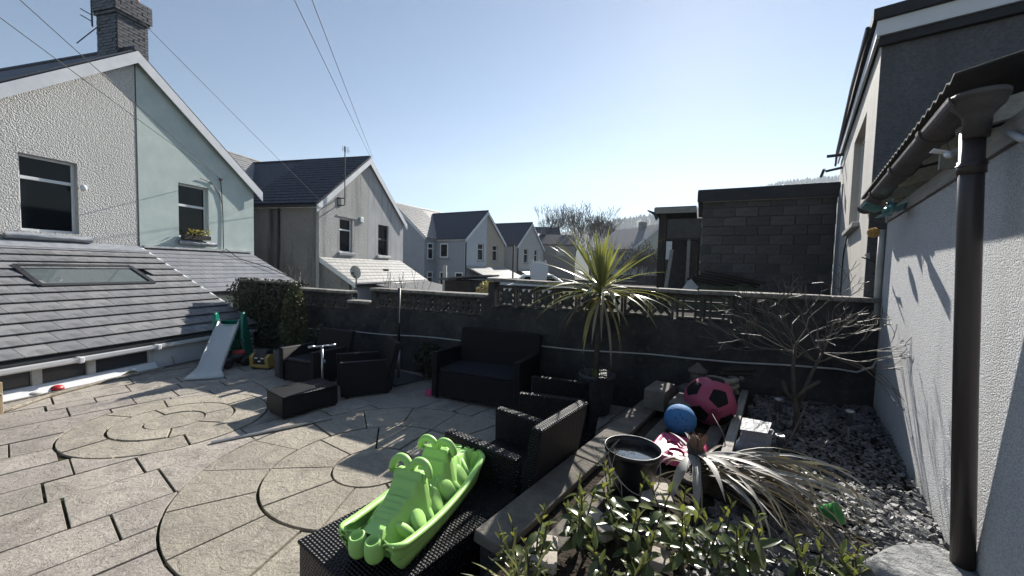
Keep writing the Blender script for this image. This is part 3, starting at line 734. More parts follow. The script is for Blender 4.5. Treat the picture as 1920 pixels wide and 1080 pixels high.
vb = MB().extr([(LX+.02, A0, LZ-.18), (LX+.02, A0, LZ+.02), (HX+.02, A0, 2.23), (HX+.02, A0, 2.03)], (0, .018, 0)); part(lt2, 'bargeboard', vb, M['fascia'])
part(lt2, 'gutter', MB().tube([(LX+.05, A0, LZ-.07), (LX+.05, A1-.3, LZ-.07)], .05, 8), M['black_metal'], smooth=True)
part(lt2, 'vent', MB().box(-10.95, -10.75, 16.55, 16.8, 1.68, 1.78), M['black_metal'])
lt3 = thing('shed', 'low shed with weathered brown sloping roof beside the pale tiled lean-to', 'shed', H_ANG, (-9, 16.6, -1.5))
part(lt3, 'wall', MB().box(-9.6, -8.2, 14.6, 19.2, -1.5, .72), M['dark_wood'])
rr_ = MB(); roof_slab(rr_, (-8.0, 14.5, .72), (0, 4.9, 0), (-1.9, 0, .36), .06); part(lt3, 'roof', rr_, M['asbestos'])

# ---- main ranges behind the wings
def main_range(name, label, ang, Xr, y0, y1, wid=7.5, ze=4.47, za=7.5, zb=-1.5, mat='render_pale', slm='slate_light', cuts=()):
    t = thing(name, label, 'house', ang, (Xr, (y0+y1)/2, zb)); xm = Xr-wid/2
    part(t, 'wall', MB().box(Xr-wid, Xr, y0, y1, zb, ze).extr([(Xr-wid+.001, y0, ze), (Xr-.001, y0, ze), (xm, y0, za-.03)], (0, y1-y0, 0)), M[mat])
    s = (za-ze)/(wid/2); rf = MB(); ov = .2
    roof_slab(rf, (Xr+ov, y0-.12, ze-ov*s+.02), (0, y1-y0+.24, 0), (-(wid/2+ov), 0, s*(wid/2+ov)), .06)
    roof_slab(rf, (Xr-wid-ov, y0-.12, ze-ov*s+.02), (0, y1-y0+.24, 0), (wid/2+ov, 0, s*(wid/2+ov)), .06)
    r = part(t, 'roof', rf, M[slm]); part(r, 'ridge', MB().tube([(xm, y0-.12, za+.08), (xm, y1+.12, za+.08)], .09, 6), M[slm])
    vb = MB()
    vb.extr([(Xr+ov, y0-.121, ze-ov*s+.09), (xm, y0-.121, za+.09), (xm, y0-.121, za-.12), (Xr+ov, y0-.121, ze-ov*s-.12)], (0, -.02, 0)); part(t, 'bargeboard', vb, M['fascia'])
    part(t, 'eaves_board', MB().box(Xr+.002, Xr+.16, y0-.1, y1+.1, ze-.17, ze-.06), M['fascia'])
    return t
mr1 = main_range('terrace_row', 'long main roof behind the two nearest houses, pale slates', H_ANG, -15.3, -8, 19.7, za=7.35)
slates(mr1, (-15.1, 10.5, 4.47-.1+.02), (0, 9.2, 0), (-3.9, 0, 3.9*(7.35-4.47)/3.75), .26, .30, M['slate_light'], 'slate', joined=True, thick=.02, jit=.012)
mr2 = main_range('terrace_row', 'blue-grey end of the far terrace with pale slate roof and four white windows', F_ANG, -22.8, 25.4, 60, za=7.5, mat='render_bluegrey')
slates(mr2, (-22.58, 25.3, 4.47-.1+.02), (0, 3.6, 0), (-4.0, 0, 4.0*(7.5-4.47)/3.75), .28, .32, M['slate_light'], 'slate', joined=True, thick=.02, jit=.014)
B0, B1 = 26.9, 33.35; BX = -19.5
hb = ((28.7, 29.65, 2.62, 4.1), (31.2, 32.1, 2.62, 4.1))
h3, _, _ = wing('semi_house', 'third house with pale blue and tan gable halves and dark slate roof', F_ANG, BX, B0, B1, -26, mats=('render_paleblue', 'render_tan'), sidemat='render_bluegrey', holes=hb)
for q in hb: window(h3, BX, *q, split=.66, sillmat='lead')
part(h3, 'downpipe', MB().tube([(BX+.02, B0-.04, 4.4), (BX+.02, B0-.04, -1.5)], .06, 6), M['black_metal'])
part(h3, 'eaves_board', MB().box(-24.5, BX+.2, B0-.18, B0-.002, 4.24, 4.34), M['fascia'])
# windows on the recessed walls
def flat_window(par, X, y0, y1, z0, z1, split=.66, axis='x', Y=0):
    mb = MB(); w = .10
    if axis == 'x':
        frame_rect(mb, X+.03, .05, y0, y1, z0, z1, w); zt = z0+(z1-z0)*split; mb.box(X-.015, X+.028, y0+w, y1-w, zt-.05, zt+.05)
        f = part(par, 'window', mb, M['upvc']); part(f, 'pane', MB().box(X-.01, X+.005, y0+w, y1-w, z0+w, z1-w), M['glass']); part(f, 'sill', MB().box(X, X+.1, y0-.1, y1+.1, z0-.14, z0-.001), M['lead'])
    else:
        for b in ((y0, y1, z0, z0+w), (y0, y1, z1-w, z1), (y0, y0+w, z0+w, z1-w), (y1-w, y1, z0+w, z1-w)): mb.box(b[0], b[1], Y-.05, Y, b[2], b[3])
        f = part(par, 'window', mb, M['upvc']); part(f, 'pane', MB().box(y0+w, y1-w, Y-.03, Y-.01, z0+w, z1-w), M['glass']); part(f, 'sill', MB().box(y0-.1, y1+.1, Y-.1, Y, z0-.14, z0-.001), M['lead'])
flat_window(mr2, -22.8, 25.75, 26.5, 2.55, 4.0); flat_window(mr2, -22.8, 25.75, 26.5, .0, 1.5)
flat_window(h3, 0, -22.3, -21.4, 2.75, 4.0, axis='y', Y=B0); flat_window(h3, 0, -22.3, -21.4, .2, 1.5, axis='y', Y=B0); flat_window(h3, 0, -20.6, -19.75, .2, 1.5, axis='y', Y=B0)
lt4 = thing('tiled_lean_to', 'pale lean-to roofs in front of the third house', 'lean-to', F_ANG, (BX+1, 30, -1.5))
part(lt4, 'wall', MB().box(BX+.02, BX+2.3, B0+.1, B1-.1, -1.5, .95), M['render_paleblue'])
q = MB(); roof_slab(q, (BX+2.5, B0+.02, .95), (0, B1-B0-.1, 0), (-2.48, 0, 1.0), .06); lt4r = part(lt4, 'roof', q, M['slate_pale'])
slates(lt4r, (BX+2.5, B0+.02, 1.02), (0, B1-B0-.1, 0), (-2.48, 0, 1.0), .3, .35, M['slate_pale'], 'roof_tile', joined=True, thick=.02, jit=.02)
C0, C1 = 36.25, 42.7
def f2(x, y): return w2p((x, y), F_ANG)
cX, cY0 = f2(.5, 41.1)
hc = ((cY0+1.5, cY0+2.5, 2.62, 4.15), (cY0+4.1, cY0+4.9, 2.55, 4.15))
h4, _, _ = wing('semi_house', 'fourth house, pale grey gable with two narrow windows and dark roof', F_ANG, cX, cY0, cY0+6.45, cX-6.5, mats=('render_pale', 'render_pale'), sidemat='render_pale', holes=hc)
for q in hc: window(h4, cX, *q, split=.6, sillmat='lead')
part(h4, 'downpipe', MB().tube([(cX+.05, cY0-.03, 4.4), (cX+.05, cY0-.03, -1.5)], .07, 6), M['black_metal'])
lt5 = thing('tiled_lean_to', 'small sunlit lean-to in front of the fourth house', 'lean-to', F_ANG, (cX+1, cY0+3, -1.5))
part(lt5, 'wall', MB().box(cX+.02, cX+2.2, cY0+.1, cY0+6.3, -1.5, .7), M['render_pale'])
q = MB(); roof_slab(q, (cX+2.4, cY0+.02, .7), (0, 6.3, 0), (-2.38, 0, 1.1), .06); part(lt5, 'roof', q, M['slate_pale'])
# fifth: low dark roofed block and one behind
def block_house(name, label, x0, x1, y, dep, ze, za, mat, slm, ang=0, grp=None):
    t = thing(name, label, 'house', ang, ((x0+x1)/2, y, -1.5))
    part(t, 'wall', MB().box(x0, x1, y, y+dep, -1.5, ze).extr([(x0, y+.001, ze), (x0, y+dep-.001, ze), (x0, y+dep/2, za-.03)], (x1-x0, 0, 0)), M[mat])
    rf = MB(); s = (za-ze)/(dep/2)
    roof_slab(rf, (x0-.1, y-.2, ze-.2*s+.02), (x1-x0+.2, 0, 0), (0, dep/2+.2, za-ze+.2*s), .08); roof_slab(rf, (x0-.1, y+dep+.2, ze-.2*s+.02), (x1-x0+.2, 0, 0), (0, -dep/2-.2, za-ze+.2*s), .08)
    part(t, 'roof', rf, M[slm]); vb = MB()
    for sg in (1, -1):
        ye = y-.2 if sg > 0 else y+dep+.2
        vb.extr([(x1+.101, ye, ze-.2*s+.10), (x1+.101, y+dep/2, za+.1), (x1+.101, y+dep/2, za-.12), (x1+.101, ye, ze-.2*s-.12)], (.02, 0, 0))
    part(t, 'bargeboard', vb, M['fascia']); return t
b5 = block_house('terrace_house', 'fifth house, low brown walls under a dark slate roof behind the spiky plant', 3.9, 8.9, 55, 5, 5.5, 7.0, 'render_brown', 'slate_dark', 0)
part(b5, 'window', MB().box(6.2, 7.3, 54.93, 54.99, 3.9, 4.8), M['render_pale'])
part(h4, 'chimney', MB().box(cX-6, cX-5.4, cY0+2.9, cY0+3.5, 6.6, 7.55), M['brick']); part(b5, 'chimney', MB().box(4.2, 4.8, 57.2, 57.8, 6.6, 7.9), M['brick'])
block_house('terrace_house', 'farthest dark roof with white edged gable left of the bare trees', 3.2, 7.6, 62, 6, 6.6, 8.9, 'render_pale', 'slate_dark', 0)
# ---- pale house at right, hills, far trees
t = thing('gabled_house', 'pale house with brown sloping roof left of the block shed', 'house', -20, w2p((13.97, 45.0), -20) + (-1.5,))
gx, gy = w2p((13.97, 45.0), -20)
# gable faces the camera's right; ridge runs away to the left
part(t, 'wall', MB().extr([(gx, gy, -1.5), (gx+8, gy, -1.5), (gx+8, gy, 4.7), (gx+4, gy, 7.6), (gx, gy, 4.7)], (0, 9, 0)), M['render_pale'])
rf = MB(); s_ = 2.9/4
roof_slab(rf, (gx-.3, gy-.2, 4.7-.3*s_+.03), (0, 9.4, 0), (4.3, 0, 4.3*s_), .1); roof_slab(rf, (gx+8.3, gy-.2, 4.7-.3*s_+.03), (0, 9.4, 0), (-4.3, 0, 4.3*s_), .1)
part(t, 'roof', rf, M['render_brown']); part(t, 'chimney', MB().box(gx+3.2, gx+3.9, gy+2.6, gy+3.3, 6.8, 8.2), M['render_brown'])
vb = MB().extr([(gx-.3, gy-.22, 4.7-.3*s_+.13), (gx+4, gy-.22, 7.73), (gx+4, gy-.22, 7.5), (gx-.3, gy-.22, 4.7-.3*s_-.1)], (0, -.03, 0)); part(t, 'bargeboard', vb, M['fascia'])

hm = MB()
HP = [(-500, 20), (-50, 30), (40, 75), (95, 84), (175, 98), (245, 116), (330, 128), (420, 145), (520, 184), (620, 213), (800, 231), (1100, 224), (1600, 190)]
def hill_h(x):
    for (a, b), (c, d) in zip(HP, HP[1:]):
        if a <= x <= c: return b+(d-b)*(x-a)/(c-a)
    return 20
NX, NY = 130, 14
def hf(i, j):
    x = -500+2100*i/NX; v = j/NY; y = 560+500*v
    h = hill_h(x*(900/(560+340)))*sin(min(1, v*1.45)*pi/2)**1.2 if v < .69 else hill_h(x)*(1-.3*(v-.69))
    return (x, y, -1.5+h+(5*mnoise.noise(Vector((x*.02, y*.02, 0)))+2.5*mnoise.noise(Vector((x*.08, y*.06, 3))))*min(1, v*3))
hm.grid(hf, NX, NY); hl = struct('hills', hm, M['hill'], smooth=True)
random.seed(31); fw = MB()
for i in range(2600):
    x = U(150, 1350); v = U(.35, .74); ii = (x+500)/2100*NX; p = Vector(hf(ii, v*NY))
    h = U(6, 12); fw.lathe([(h*.28, 0), (h*.2, h*.4), (.2, h)], p, 5, capb=False, capt=False)
solo('hillside_wood', 'distant dark conifers along the hazy hill ridge', 'woodland', fw, M['hill'], 0, (300, 800, 60), kind='stuff')

# ---- bare trees
def branches(mb, p, d, L, r, depth, spread=.5, up=.12, shrink=.74, nch=(2, 3), n=5, minr=.004, curl=.25):
    p = Vector(p); d = Vector(d).normalized(); pts = [p.copy()]; rs = [r]; seg = 3
    for i in range(seg):
        d = (d+Vector((U(-1, 1), U(-1, 1), U(-1, 1)))*curl*.5+Vector((0, 0, up))).normalized(); p = p+d*L/seg; pts.append(p.copy()); rs.append(max(minr, r*(1-.35*(i+1)/seg)))
    mb.tube(pts, rs, n if depth > 1 else 4, cap=False)
    if depth <= 0: return
    for k in range(random.choice(nch)):
        ax = d.orthogonal(); ax.rotate(Matrix.Rotation(U(0, 2*pi), 3, d)); dd = (d+ax*U(spread*.5, spread*1.3)).normalized()
        b = pts[-1] if k == 0 else pts[random.choice((-1, -2))]
        branches(mb, b, dd, L*U(shrink*.85, shrink*1.12), rs[-1]*(.8 if k == 0 else .62), depth-1, spread, up, shrink, nch, n, minr, curl)
def bare_tree(name, label, x, y, z, H, seed, group, mat='far_twig', depth=6, minr=.02):
    random.seed(seed); t = thing(name, label, 'tree', 0, (x, y, z), group)
    part(t, 'trunk', MB().tube([(x, y, z), (x+U(-.1, .1), y, z+H*.14), (x+U(-.2, .2), y, z+H*.26)], [H*.022, H*.018, H*.016], 7), M[mat], smooth=True)
    mb = MB()
    for k in range(4): branches(mb, (x, y, z+H*(.14+.04*k)), (U(-.6, .6), U(-.6, .6), 1), H*.26, H*.012, depth, .55, .14, .76, (2, 2, 3), 5, minr, .3)
    part(t, 'crown', mb, M[mat])
TL = ['leftmost tall bare tree, rising right behind the farthest roof edge', 'tallest bare tree in the clump, second from its left', 'middle bare tree of the clump, behind the palm tips', 'bare tree fourth from the left in the clump', 'shorter bare tree near the right end of the clump', 'lowest bare tree at the right end of the clump, by the pale house roof']
for i, (px, Hh_) in enumerate(((8.8, 13.5), (11.4, 14.3), (13.6, 13.2), (16.2, 13.0), (18.6, 10.6), (21, 9.5))):
    bare_tree('bare_tree', TL[i], px, 69+3*sin(i*2), -1.5, Hh_, 40+i, 'bare winter trees beyond the far houses')
bare_tree('bare_tree', 'small bare tree in front of the pale house gable', 15.2, 38, -1.5, 6.2, 61, None, depth=5, minr=.015)
for i, (hx_, hy_) in enumerate(((11.0, 36), (12.0, 37), (13.0, 35.5))):
    bare_tree('bare_shrub', ['left of three twiggy bare shrubs below the pale gabled house', 'middle of three twiggy bare shrubs below the pale gabled house', 'right of three twiggy bare shrubs, nearest the block shed'][i], hx_, hy_, -1.5, 5.4, 70+i, 'twiggy bare shrubs below the pale house', depth=6, minr=.014)
solo('stone_wall', 'dark garden wall below the twiggy shrubs left of the block shed', 'wall', MB().box(6.0, 14.5, 26, 26.4, -1.5, 1.75).box(4.0, 8.0, 24.6, 25, -1.5, 1.35), M['black_wall'], 0, (9, 26, -1.5), bevel=.03)

# ================================================================== BOUNDARY WALL
wl = thing('boundary_wall', 'tall blackened garden wall with pierced screen blocks along its top', 'wall', W_ANG, (-3, 5.9, -1.5))
WY0, WY1 = 5.80, 6.0
# solid parts (x0,x1,top)
secs = [(-9.84, -7.92, 1.46, 1.50), (-7.92, -6.27, 1.05, None), (-6.27, -5.50, 1.20, None), (-5.50, -3.02, 1.15, None), (-3.02, .62, 1.345, None), (.62, 2.2, 1.70, None)]
wb_ = MB()
for x0, x1, zt, _ in secs: wb_.box(x0, x1, WY0, WY1, -1.5, zt)
wb_.box(-5.62, -5.50, WY0, WY1, 1.2, 1.47); wb_.box(-3.02, -2.9, WY0-.003, WY1+.003, 1.345, 1.75); wb_.box(-3.14, -3.025, WY0+.002, WY1-.002, 1.15, 1.47)
part(wl, 'wall_body', wb_, M['black_wall'])
def screen_mesh(w, h, kind=0):
    mb = MB(); d = .045; f = .032
    mb.box(0, w, -d, d, 0, f); mb.box(0, w, -d, d, h-f, h); mb.box(0, f, -d, d, f, h-f); mb.box(w-f, w, -d, d, f, h-f)
    if kind == 0:
        c = (w/2, 0, h/2); L = hypot(w-2*f, h-2*f)
        for s in (1, -1): mb.obox(c, (L, 2*d-.012-.004*s, .048), (0, s*atan2(h-2*f, w-2*f), 0))
        mb.obox(c, (.185, 2*d-.004, .185), (0, pi/4, 0))
    else:
        mb.box(f, w-f, -d+.004, d-.004, h*.30, h*.30+.028); mb.box(f, w-f, -d+.004, d-.004, h*.66, h*.66+.028)
        mb.box(w*.22, w*.22+.03, -d+.006, d-.006, f, h-f); mb.box(w*.70, w*.70+.03, -d+.006, d-.006, f, h-f); mb.bar((w*.25, 0, h*.62), (w*.7, 0, h*.34), .07, .03)
    return matmesh(mb, 'screen_block', M['screen'])
def screen_row(x0, x1, z, h, n, kind=0, z1=None):
    w = (x1-x0)/n; me = screen_mesh(w-.012, h, kind)
    for i in range(n):
        zz = z if z1 is None else z+(z1-z)*i/(n-1)
        piece(wl, 'screen_block', me, (x0+i*w+.006, (WY0+WY1)/2+U(-.006, .006), zz+.008), (0, 0, U(-.006, .006)))
random.seed(9)
screen_row(-7.9, -6.29, 1.05, .32, 5)
screen_row(-5.48, -3.15, 1.15, .315, 7)
screen_row(-2.88, -.10, 1.345, .335, 8)
screen_row(-.08, .60, 1.345, .335, 2, 1)
def coping(x0, x1, z, n, z1=None, wd=.15, th=.055):
    L = (x1-x0)/n
    for i in range(n):
        zz = z if z1 is None else z+(z1-z)*(i+.5)/n
        me = matmesh(MB().obox((0,0,0), (L-U(.006, .02), wd*2, th)), 'coping_stone', M['coping'])
        o = piece(wl, 'coping_stone', me, (x0+(i+.5)*L, (WY0+WY1)/2+U(-.01, .01), zz+th/2+U(0, .006)), (U(-.02, .02), 0 if z1 is None else -atan2(z1-z, x1-x0), U(-.01, .01)))
        bevelmod(o, .01)
coping(-9.86, -7.95, 1.502, 3); coping(-7.95, -6.25, 1.382, 3); coping(-6.24, -5.63, 1.202, 1)
coping(-5.64, -3.04, 1.477, 5); coping(-3.04, .2, 1.762, 6, 1.70); coping(.2, 2.12, 1.703, 4)
wt = MB().box(-9.83, -7.93, WY0+.004, WY1-.004, 1.46, 1.50).box(-5.5, -3.05, WY0+.05, WY1-.05, 1.465, 1.479).box(-2.9, .62, WY0+.05, WY1-.05, 1.68, 1.705).box(-7.9, -6.28, WY0+.05, WY1-.05, 1.37, 1.384)
part(wl, 'wall_cap', wt, M['black_wall'])
cbl = [(-7.72+i*(9.45/18), 5.775, .57+.31*i/18-.012*sin(i*1.7)) for i in range(19)]
cbl += [(1.9, 5.72, .885), (2.02, 5.66, .98), (2.06, 5.6, 1.15), (2.06, 5.62, 1.4), (2.12, 5.6, 1.62), (2.2, 5.62, 1.75), (2.22, 5.62, 2.3)]
solo('cable', 'thin grey cable clipped along the black wall and looping up by the white wall', 'cable', MB().tube(cbl, .011, 6), M['wire_pale'], W_ANG, (-3, 5.77, .7), smooth=True)

# ================================================================== BLOCK SHED (right, beyond the wall)
sh = thing('block_shed', 'dark outbuilding of large concrete blocks with flat felt roof beyond the wall', 'outbuilding', S_ANG, (1.3, 11.73, 1.3))
SY = 11.73; SX0, SX1 = -.03, 2.86
part(sh, 'wall', MB().box(SX0+.02, SX1, SY+.02, SY+4, .5, 3.9), M['mortar_grey'])
bme = matmesh(MB().obox((0,0,0), (.50, .06, .225)), 'block', M['shed_block']); random.seed(4); r = 0; zz = 1.42
while zz < 3.85:
    x = SX0-(r % 2)*.26
    while x < SX1:
        a, b = max(SX0, x), min(SX1, x+.505)
        if b-a > .06: piece(sh, 'block', bme, ((a+b)/2, SY+U(-.008, .006), zz), (0, 0, 0), ((b-a)/.505*.99, 1, 1))
        x += .52
    zz += .243; r += 1
part(sh, 'roof', MB().box(SX0-.12, SX1+.02, SY-.15, SY+4, 4.02, 4.22), M['felt'])
part(sh, 'fascia', MB().box(SX0-.13, SX1+.02, SY-.18, SY-.152, 3.90, 4.17), M['felt']); part(sh, 'eaves_batten', MB().box(SX0, SX1, SY-.12, SY-.03, 3.88, 3.93), M['wood_grey'])
LX0 = -1.12
part(sh, 'lean_to_roof', MB().box(LX0-.1, SX0-.14, SY-.2, SY+3, 3.62, 3.80), M['felt']); part(sh, 'lean_to_fascia', MB().box(LX0-.12, SX0-.14, SY-.23, SY-.202, 3.62, 3.78), M['wood_grey'])
part(sh, 'gutter_end', MB().tube([(LX0-.3, SY-.2, 3.72), (LX0-.1, SY-.2, 3.62), (LX0-.04, SY-.2, 3.45)], [.02, .05, .04], 6), M['black_metal'])
part(sh, 'post', MB().box(LX0, LX0+.20, SY-.06, SY+.15, .5, 3.62), M['wood_dark']); part(sh, 'post', MB().box(-.36, -.28, SY-.05, SY+.05, .5, 2.92), M['wood_grey'])
part(sh, 'board_panel', MB().box(LX0+.24, SX0-.02, SY-.04, SY, 2.95, 3.48), M['mortar_grey']); part(sh, 'lintel', MB().box(LX0+.2, SX0-.02, SY-.05, SY+.02, 2.88, 2.95), M['wood_dark'])
part(sh, 'window', MB().box(LX0+.22, LX0+.37, SY-.03, SY, 2.35, 2.86), M['upvc']); part(sh, 'inner_wall', MB().box(LX0, SX0, SY+.9, SY+1, .5, 3.6), M['shed_block'])
part(sh, 'door', MB().box(-.26, SX0-.03, SY-.03, SY+.03, .5, 2.86), M['wood_dark'])
solo('timber_plank', 'weathered plank leaning in the doorway of the block shed', 'plank', MB().bar((-.86, SY-.35, 1.3), (-.74, SY-.06, 2.62), .10, .03), M['wood_grey'], S_ANG, (-.8, SY-.3, 1.3))
random.seed(12)
for i in range(5):
    solo('timber_plank', ['lowest dark timber of the pile in front of the block wall', 'second dark timber of the pile by the block wall', 'middle dark timber of the pile by the block wall', 'fourth dark timber of the pile by the block wall', 'uppermost and nearest dark timber of the pile by the block wall'][i], 'plank', MB().bar((-.3+.1*i, SY-.9-.12*i, 1.84+.05*i), (1.05+.08*i, SY-.7-.1*i, 1.56+.06*i), .14, .05), M['wood_dark'], S_ANG, (.3, SY-.8, 1.6), group='timbers piled by the block shed')
solo('white_board', 'small pale triangular board lying in the rubble by the shed doorway', 'board', MB().extr([(-.42, SY-1.0, 1.55), (.05, SY-1.05, 1.56), (-.22, SY-.95, 1.86)], (0, .03, .0)), M['dirty_white'], S_ANG, (-.2, SY-1, 1.55))
hp = MB()
def hfn(i, j):
    x = -1.0+4.0*i/40; y = 8.0+3.6*j/24; e = sin(pi*i/40)**.5*sin(pi*j/24)**.6
    return (x, y, 1.28+e*(.34+.30*mnoise.noise(Vector((x*1.6, y*1.6, 0)))+.13*mnoise.noise(Vector((x*5, y*5, 4)))))
hp.grid(hfn, 40, 24); solo('rubble_heap', 'mossy heap of earth and rubble between the wall and block shed', 'rubble', hp, M['moss'], S_ANG, (1, 10, 1.28), smooth=True, kind='stuff')

# ================================================================== CREAM BUILDING
cr = thing('rendered_building', 'tall flat roofed cream rendered building with dark shaded end behind the white wall', 'building', P_ANG, (3, 9.4, 0))
CX, CY0, CY1, CT = .60, 6.30, 12.55, 4.80
wy0, wy1, wz0, wz1 = 7.35, 9.0, 2.78, 4.32
cw = MB()
for y0, y1, z0, z1 in ((CY0, wy0, .5, CT), (wy1, CY1, .5, CT), (wy0, wy1, .5, wz0), (wy0, wy1, wz1, CT)): cw.box(CX, CX+.2, y0, y1, z0, z1)
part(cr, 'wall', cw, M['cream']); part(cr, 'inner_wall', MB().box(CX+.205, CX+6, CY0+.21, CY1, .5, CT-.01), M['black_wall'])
part(cr, 'end_wall', MB().box(CX+.003, CX+6.5, CY0-.003, CY0+.2, .5, CT), M['shaded_render'])
wf = MB()
for y0, y1, z0, z1 in ((wy0, wy1, wz0, wz0+.07), (wy0, wy1, wz1-.07, wz1), (wy0, wy0+.07, wz0+.07, wz1-.07), (wy1-.07, wy1, wz0+.07, wz1-.07), (7.95, 8.02, wz0+.07, wz1-.07)): wf.box(CX+.10, CX+.16, y0, y1, z0, z1)
wfo = part(cr, 'window', wf, M['upvc']); part(wfo, 'pane', MB().box(CX+.13, CX+.14, wy0+.07, wy1-.07, wz0+.07, wz1-.07), M['glass']); part(wfo, 'sill', MB().box(CX-.08, CX+.1, wy0-.06, wy1+.06, wz0-.07, wz0-.002), M['dirty_white'], bevel=.01)
part(cr, 'door_panel', MB().box(CX-.02, CX-.002, 11.0, 12.0, 1.3, 4.0), M['render_bluegrey'])
part(cr, 'fascia', MB().box(CX-.06, CX-.03, CY0-.08, CY1, CT-.02, CT+.15), M['fascia']); part(cr, 'fascia', MB().box(CX-.06, CX+6.5, CY0-.10, CY0-.07, CT-.0, CT+.17), M['fascia'])
part(cr, 'roof', MB().box(CX-.10, CX+6.6, CY0-.14, CY1, CT+.175, CT+.30), M['felt']); part(cr, 'roof_trim', MB().box(CX-.03, CX+6.4, CY0-.07, CY0-.004, CT-.10, CT-.0), M['felt'])
part(cr, 'cable', MB().tube([(CX-.12, CY0+.2, CT+.26), (CX-.13, CY0+2, CT+.22), (CX-.12, CY1-1, CT+.05), (CX-.10, CY1-.2, CT-.1)], .022, 6), M['grey_frame'])
part(cr, 'floodlight', MB().obox((CX-.35, 11.7, 4.42), (.05, .24, .18), (.3, .3, 0)).tube([(CX, 11.7, 4.5), (CX-.3, 11.7, 4.45)], .03, 6).box(CX-.3, CX, 11.5, 11.54, 4.72, 4.78), M['black_metal'])
part(cr, 'wall_cable', MB().tube([(CX-.015, 8.9, 2.7), (CX-.02, 9.3, 2.45), (CX-.015, 9.5, 2.3), (CX-.015, 9.52, 1.4)], .012, 5), M['black_metal'])

# ================================================================== WHITE ROUGHCAST BUILDING (right foreground)
wh = thing('white_outbuilding', 'white roughcast outbuilding on the right with brown gutter and downpipe', 'outbuilding', P_ANG, (1, 3, .4))
part(wh, 'wall', MB().box(.74, 3.5, -2.0, 6.10, -.5, 2.62), M['white_cast'])
part(wh, 'wall_plate', MB().box(.72, .80, 3.3, 6.12, 2.625, 2.74), M['wood_greyy'], bevel=.006); part(wh, 'wall_plate', MB().box(.72, .80, -1.9, 3.25, 2.625, 2.74), M['wood_greyy'])
for y in (3.05, 3.75, 4.6, 5.4, 6.02): part(wh, 'rafter', MB().bar((.60, y, 2.82), (3.4, y, 3.44), .06, .11), M['wood_greyy'])
rfm = MB(); nr = 60; sp_ = .22
def rfn(i, j): y = 2.74+3.70*i/(nr*2); x = .53+3.2*j; return (x, y, 2.955+.012*sin(i*pi/2)+(x-.5)*sp_)
rfm.grid(rfn, nr*2, 1); o = part(wh, 'roof_sheet', rfm, M['roof_sheet'], smooth=True); q = o.modifiers.new('t', 'SOLIDIFY'); q.thickness = .012
prof = [(sin(a)*.075, -cos(a)*.075) for a in [(-pi/2+pi*i/12) for i in range(13)]]; prof2 = [(p[0]*.88, p[1]*.88) for p in prof[::-1]]
part(wh, 'gutter', MB().extr([(.58+p[0], 2.72, 2.86+p[1]) for p in prof+prof2], (0, 3.74, 0)), M['cast_iron'])
for y in (3.25, 4.2, 5.3, 6.36):
    pr3 = [(p[0]*1.16, p[1]*1.16) for p in prof]; pr4 = [(p[0]*1.02, p[1]*1.02) for p in prof[::-1]]
    part(wh, 'gutter_bracket', MB().extr([(.58+p[0], y, 2.862+p[1]) for p in pr3+pr4], (0, .07, 0)), M['cast_iron'])
hop = MB().lathe([(.044, 2.66), (.048, 2.755), (.060, 2.775), (.084, 2.805), (.090, 2.835), (.096, 2.838), (.096, 2.86), (.086, 2.86), (.078, 2.81)], (.61, 2.75, 0), 24, capt=False); ho = part(wh, 'rainwater_hopper', hop, M['cast_iron'], smooth=True)
part(wh, 'hopper_water', MB().lathe([(.08, 2.81), (.001, 2.811)], (.61, 2.75, 0), 20, capb=False), M['water'])
dp = [(.603, 2.77, 2.70), (.622, 2.79, 2.3), (.655, 2.80, 1.55), (.700, 2.80, .60)]
part(wh, 'downpipe', MB().tube(dp, [.043, .043, .043, .043], 20), M['downpipe'], smooth=True)
part(wh, 'pipe_collar', MB().tube([(.610, 2.778, 2.56), (.613, 2.78, 2.50)], .049, 20).tube([(.6105, 2.778, 2.545), (.611, 2.779, 2.538)], .053, 20), M['downpipe'], smooth=True)
part(wh, 'wall_cable', MB().tube([(.70, 2.72, 2.66), (.70, 2.55, 2.58), (.70, 2.40, 2.56), (.71, 2.2, 2.58)], .014, 8), M['wire_pale'], smooth=True)
part(wh, 'corner_pipe', MB().tube([(.71, 6.13, 2.55), (.71, 6.13, 1.55)], .035, 8), M['dirty_white'], smooth=True)
part(wh, 'board_end', MB().box(.62, .74, 3.4, 3.44, 2.66, 2.95), M['wood_greyy'])
# ================================================================== PATIO OBJECTS
def thing_at(name, label, cat, xy, z, rz, group=None):
    o = bpy.data.objects.new(name, None); COL.objects.link(o); o.empty_display_size = .1
    o.location = (xy[0], xy[1], z); o.rotation_euler = (0, 0, radians(rz)); o['label'] = label; o['category'] = cat
    if group: o['group'] = group
    ORG[o.name] = Vector((0, 0, 0)); return o
def Pw(x, y): return w2(x, y, P_ANG)
def Ww(x, y): return w2(x, y, W_ANG)
def Hw(x, y): return w2(x, y, H_ANG)

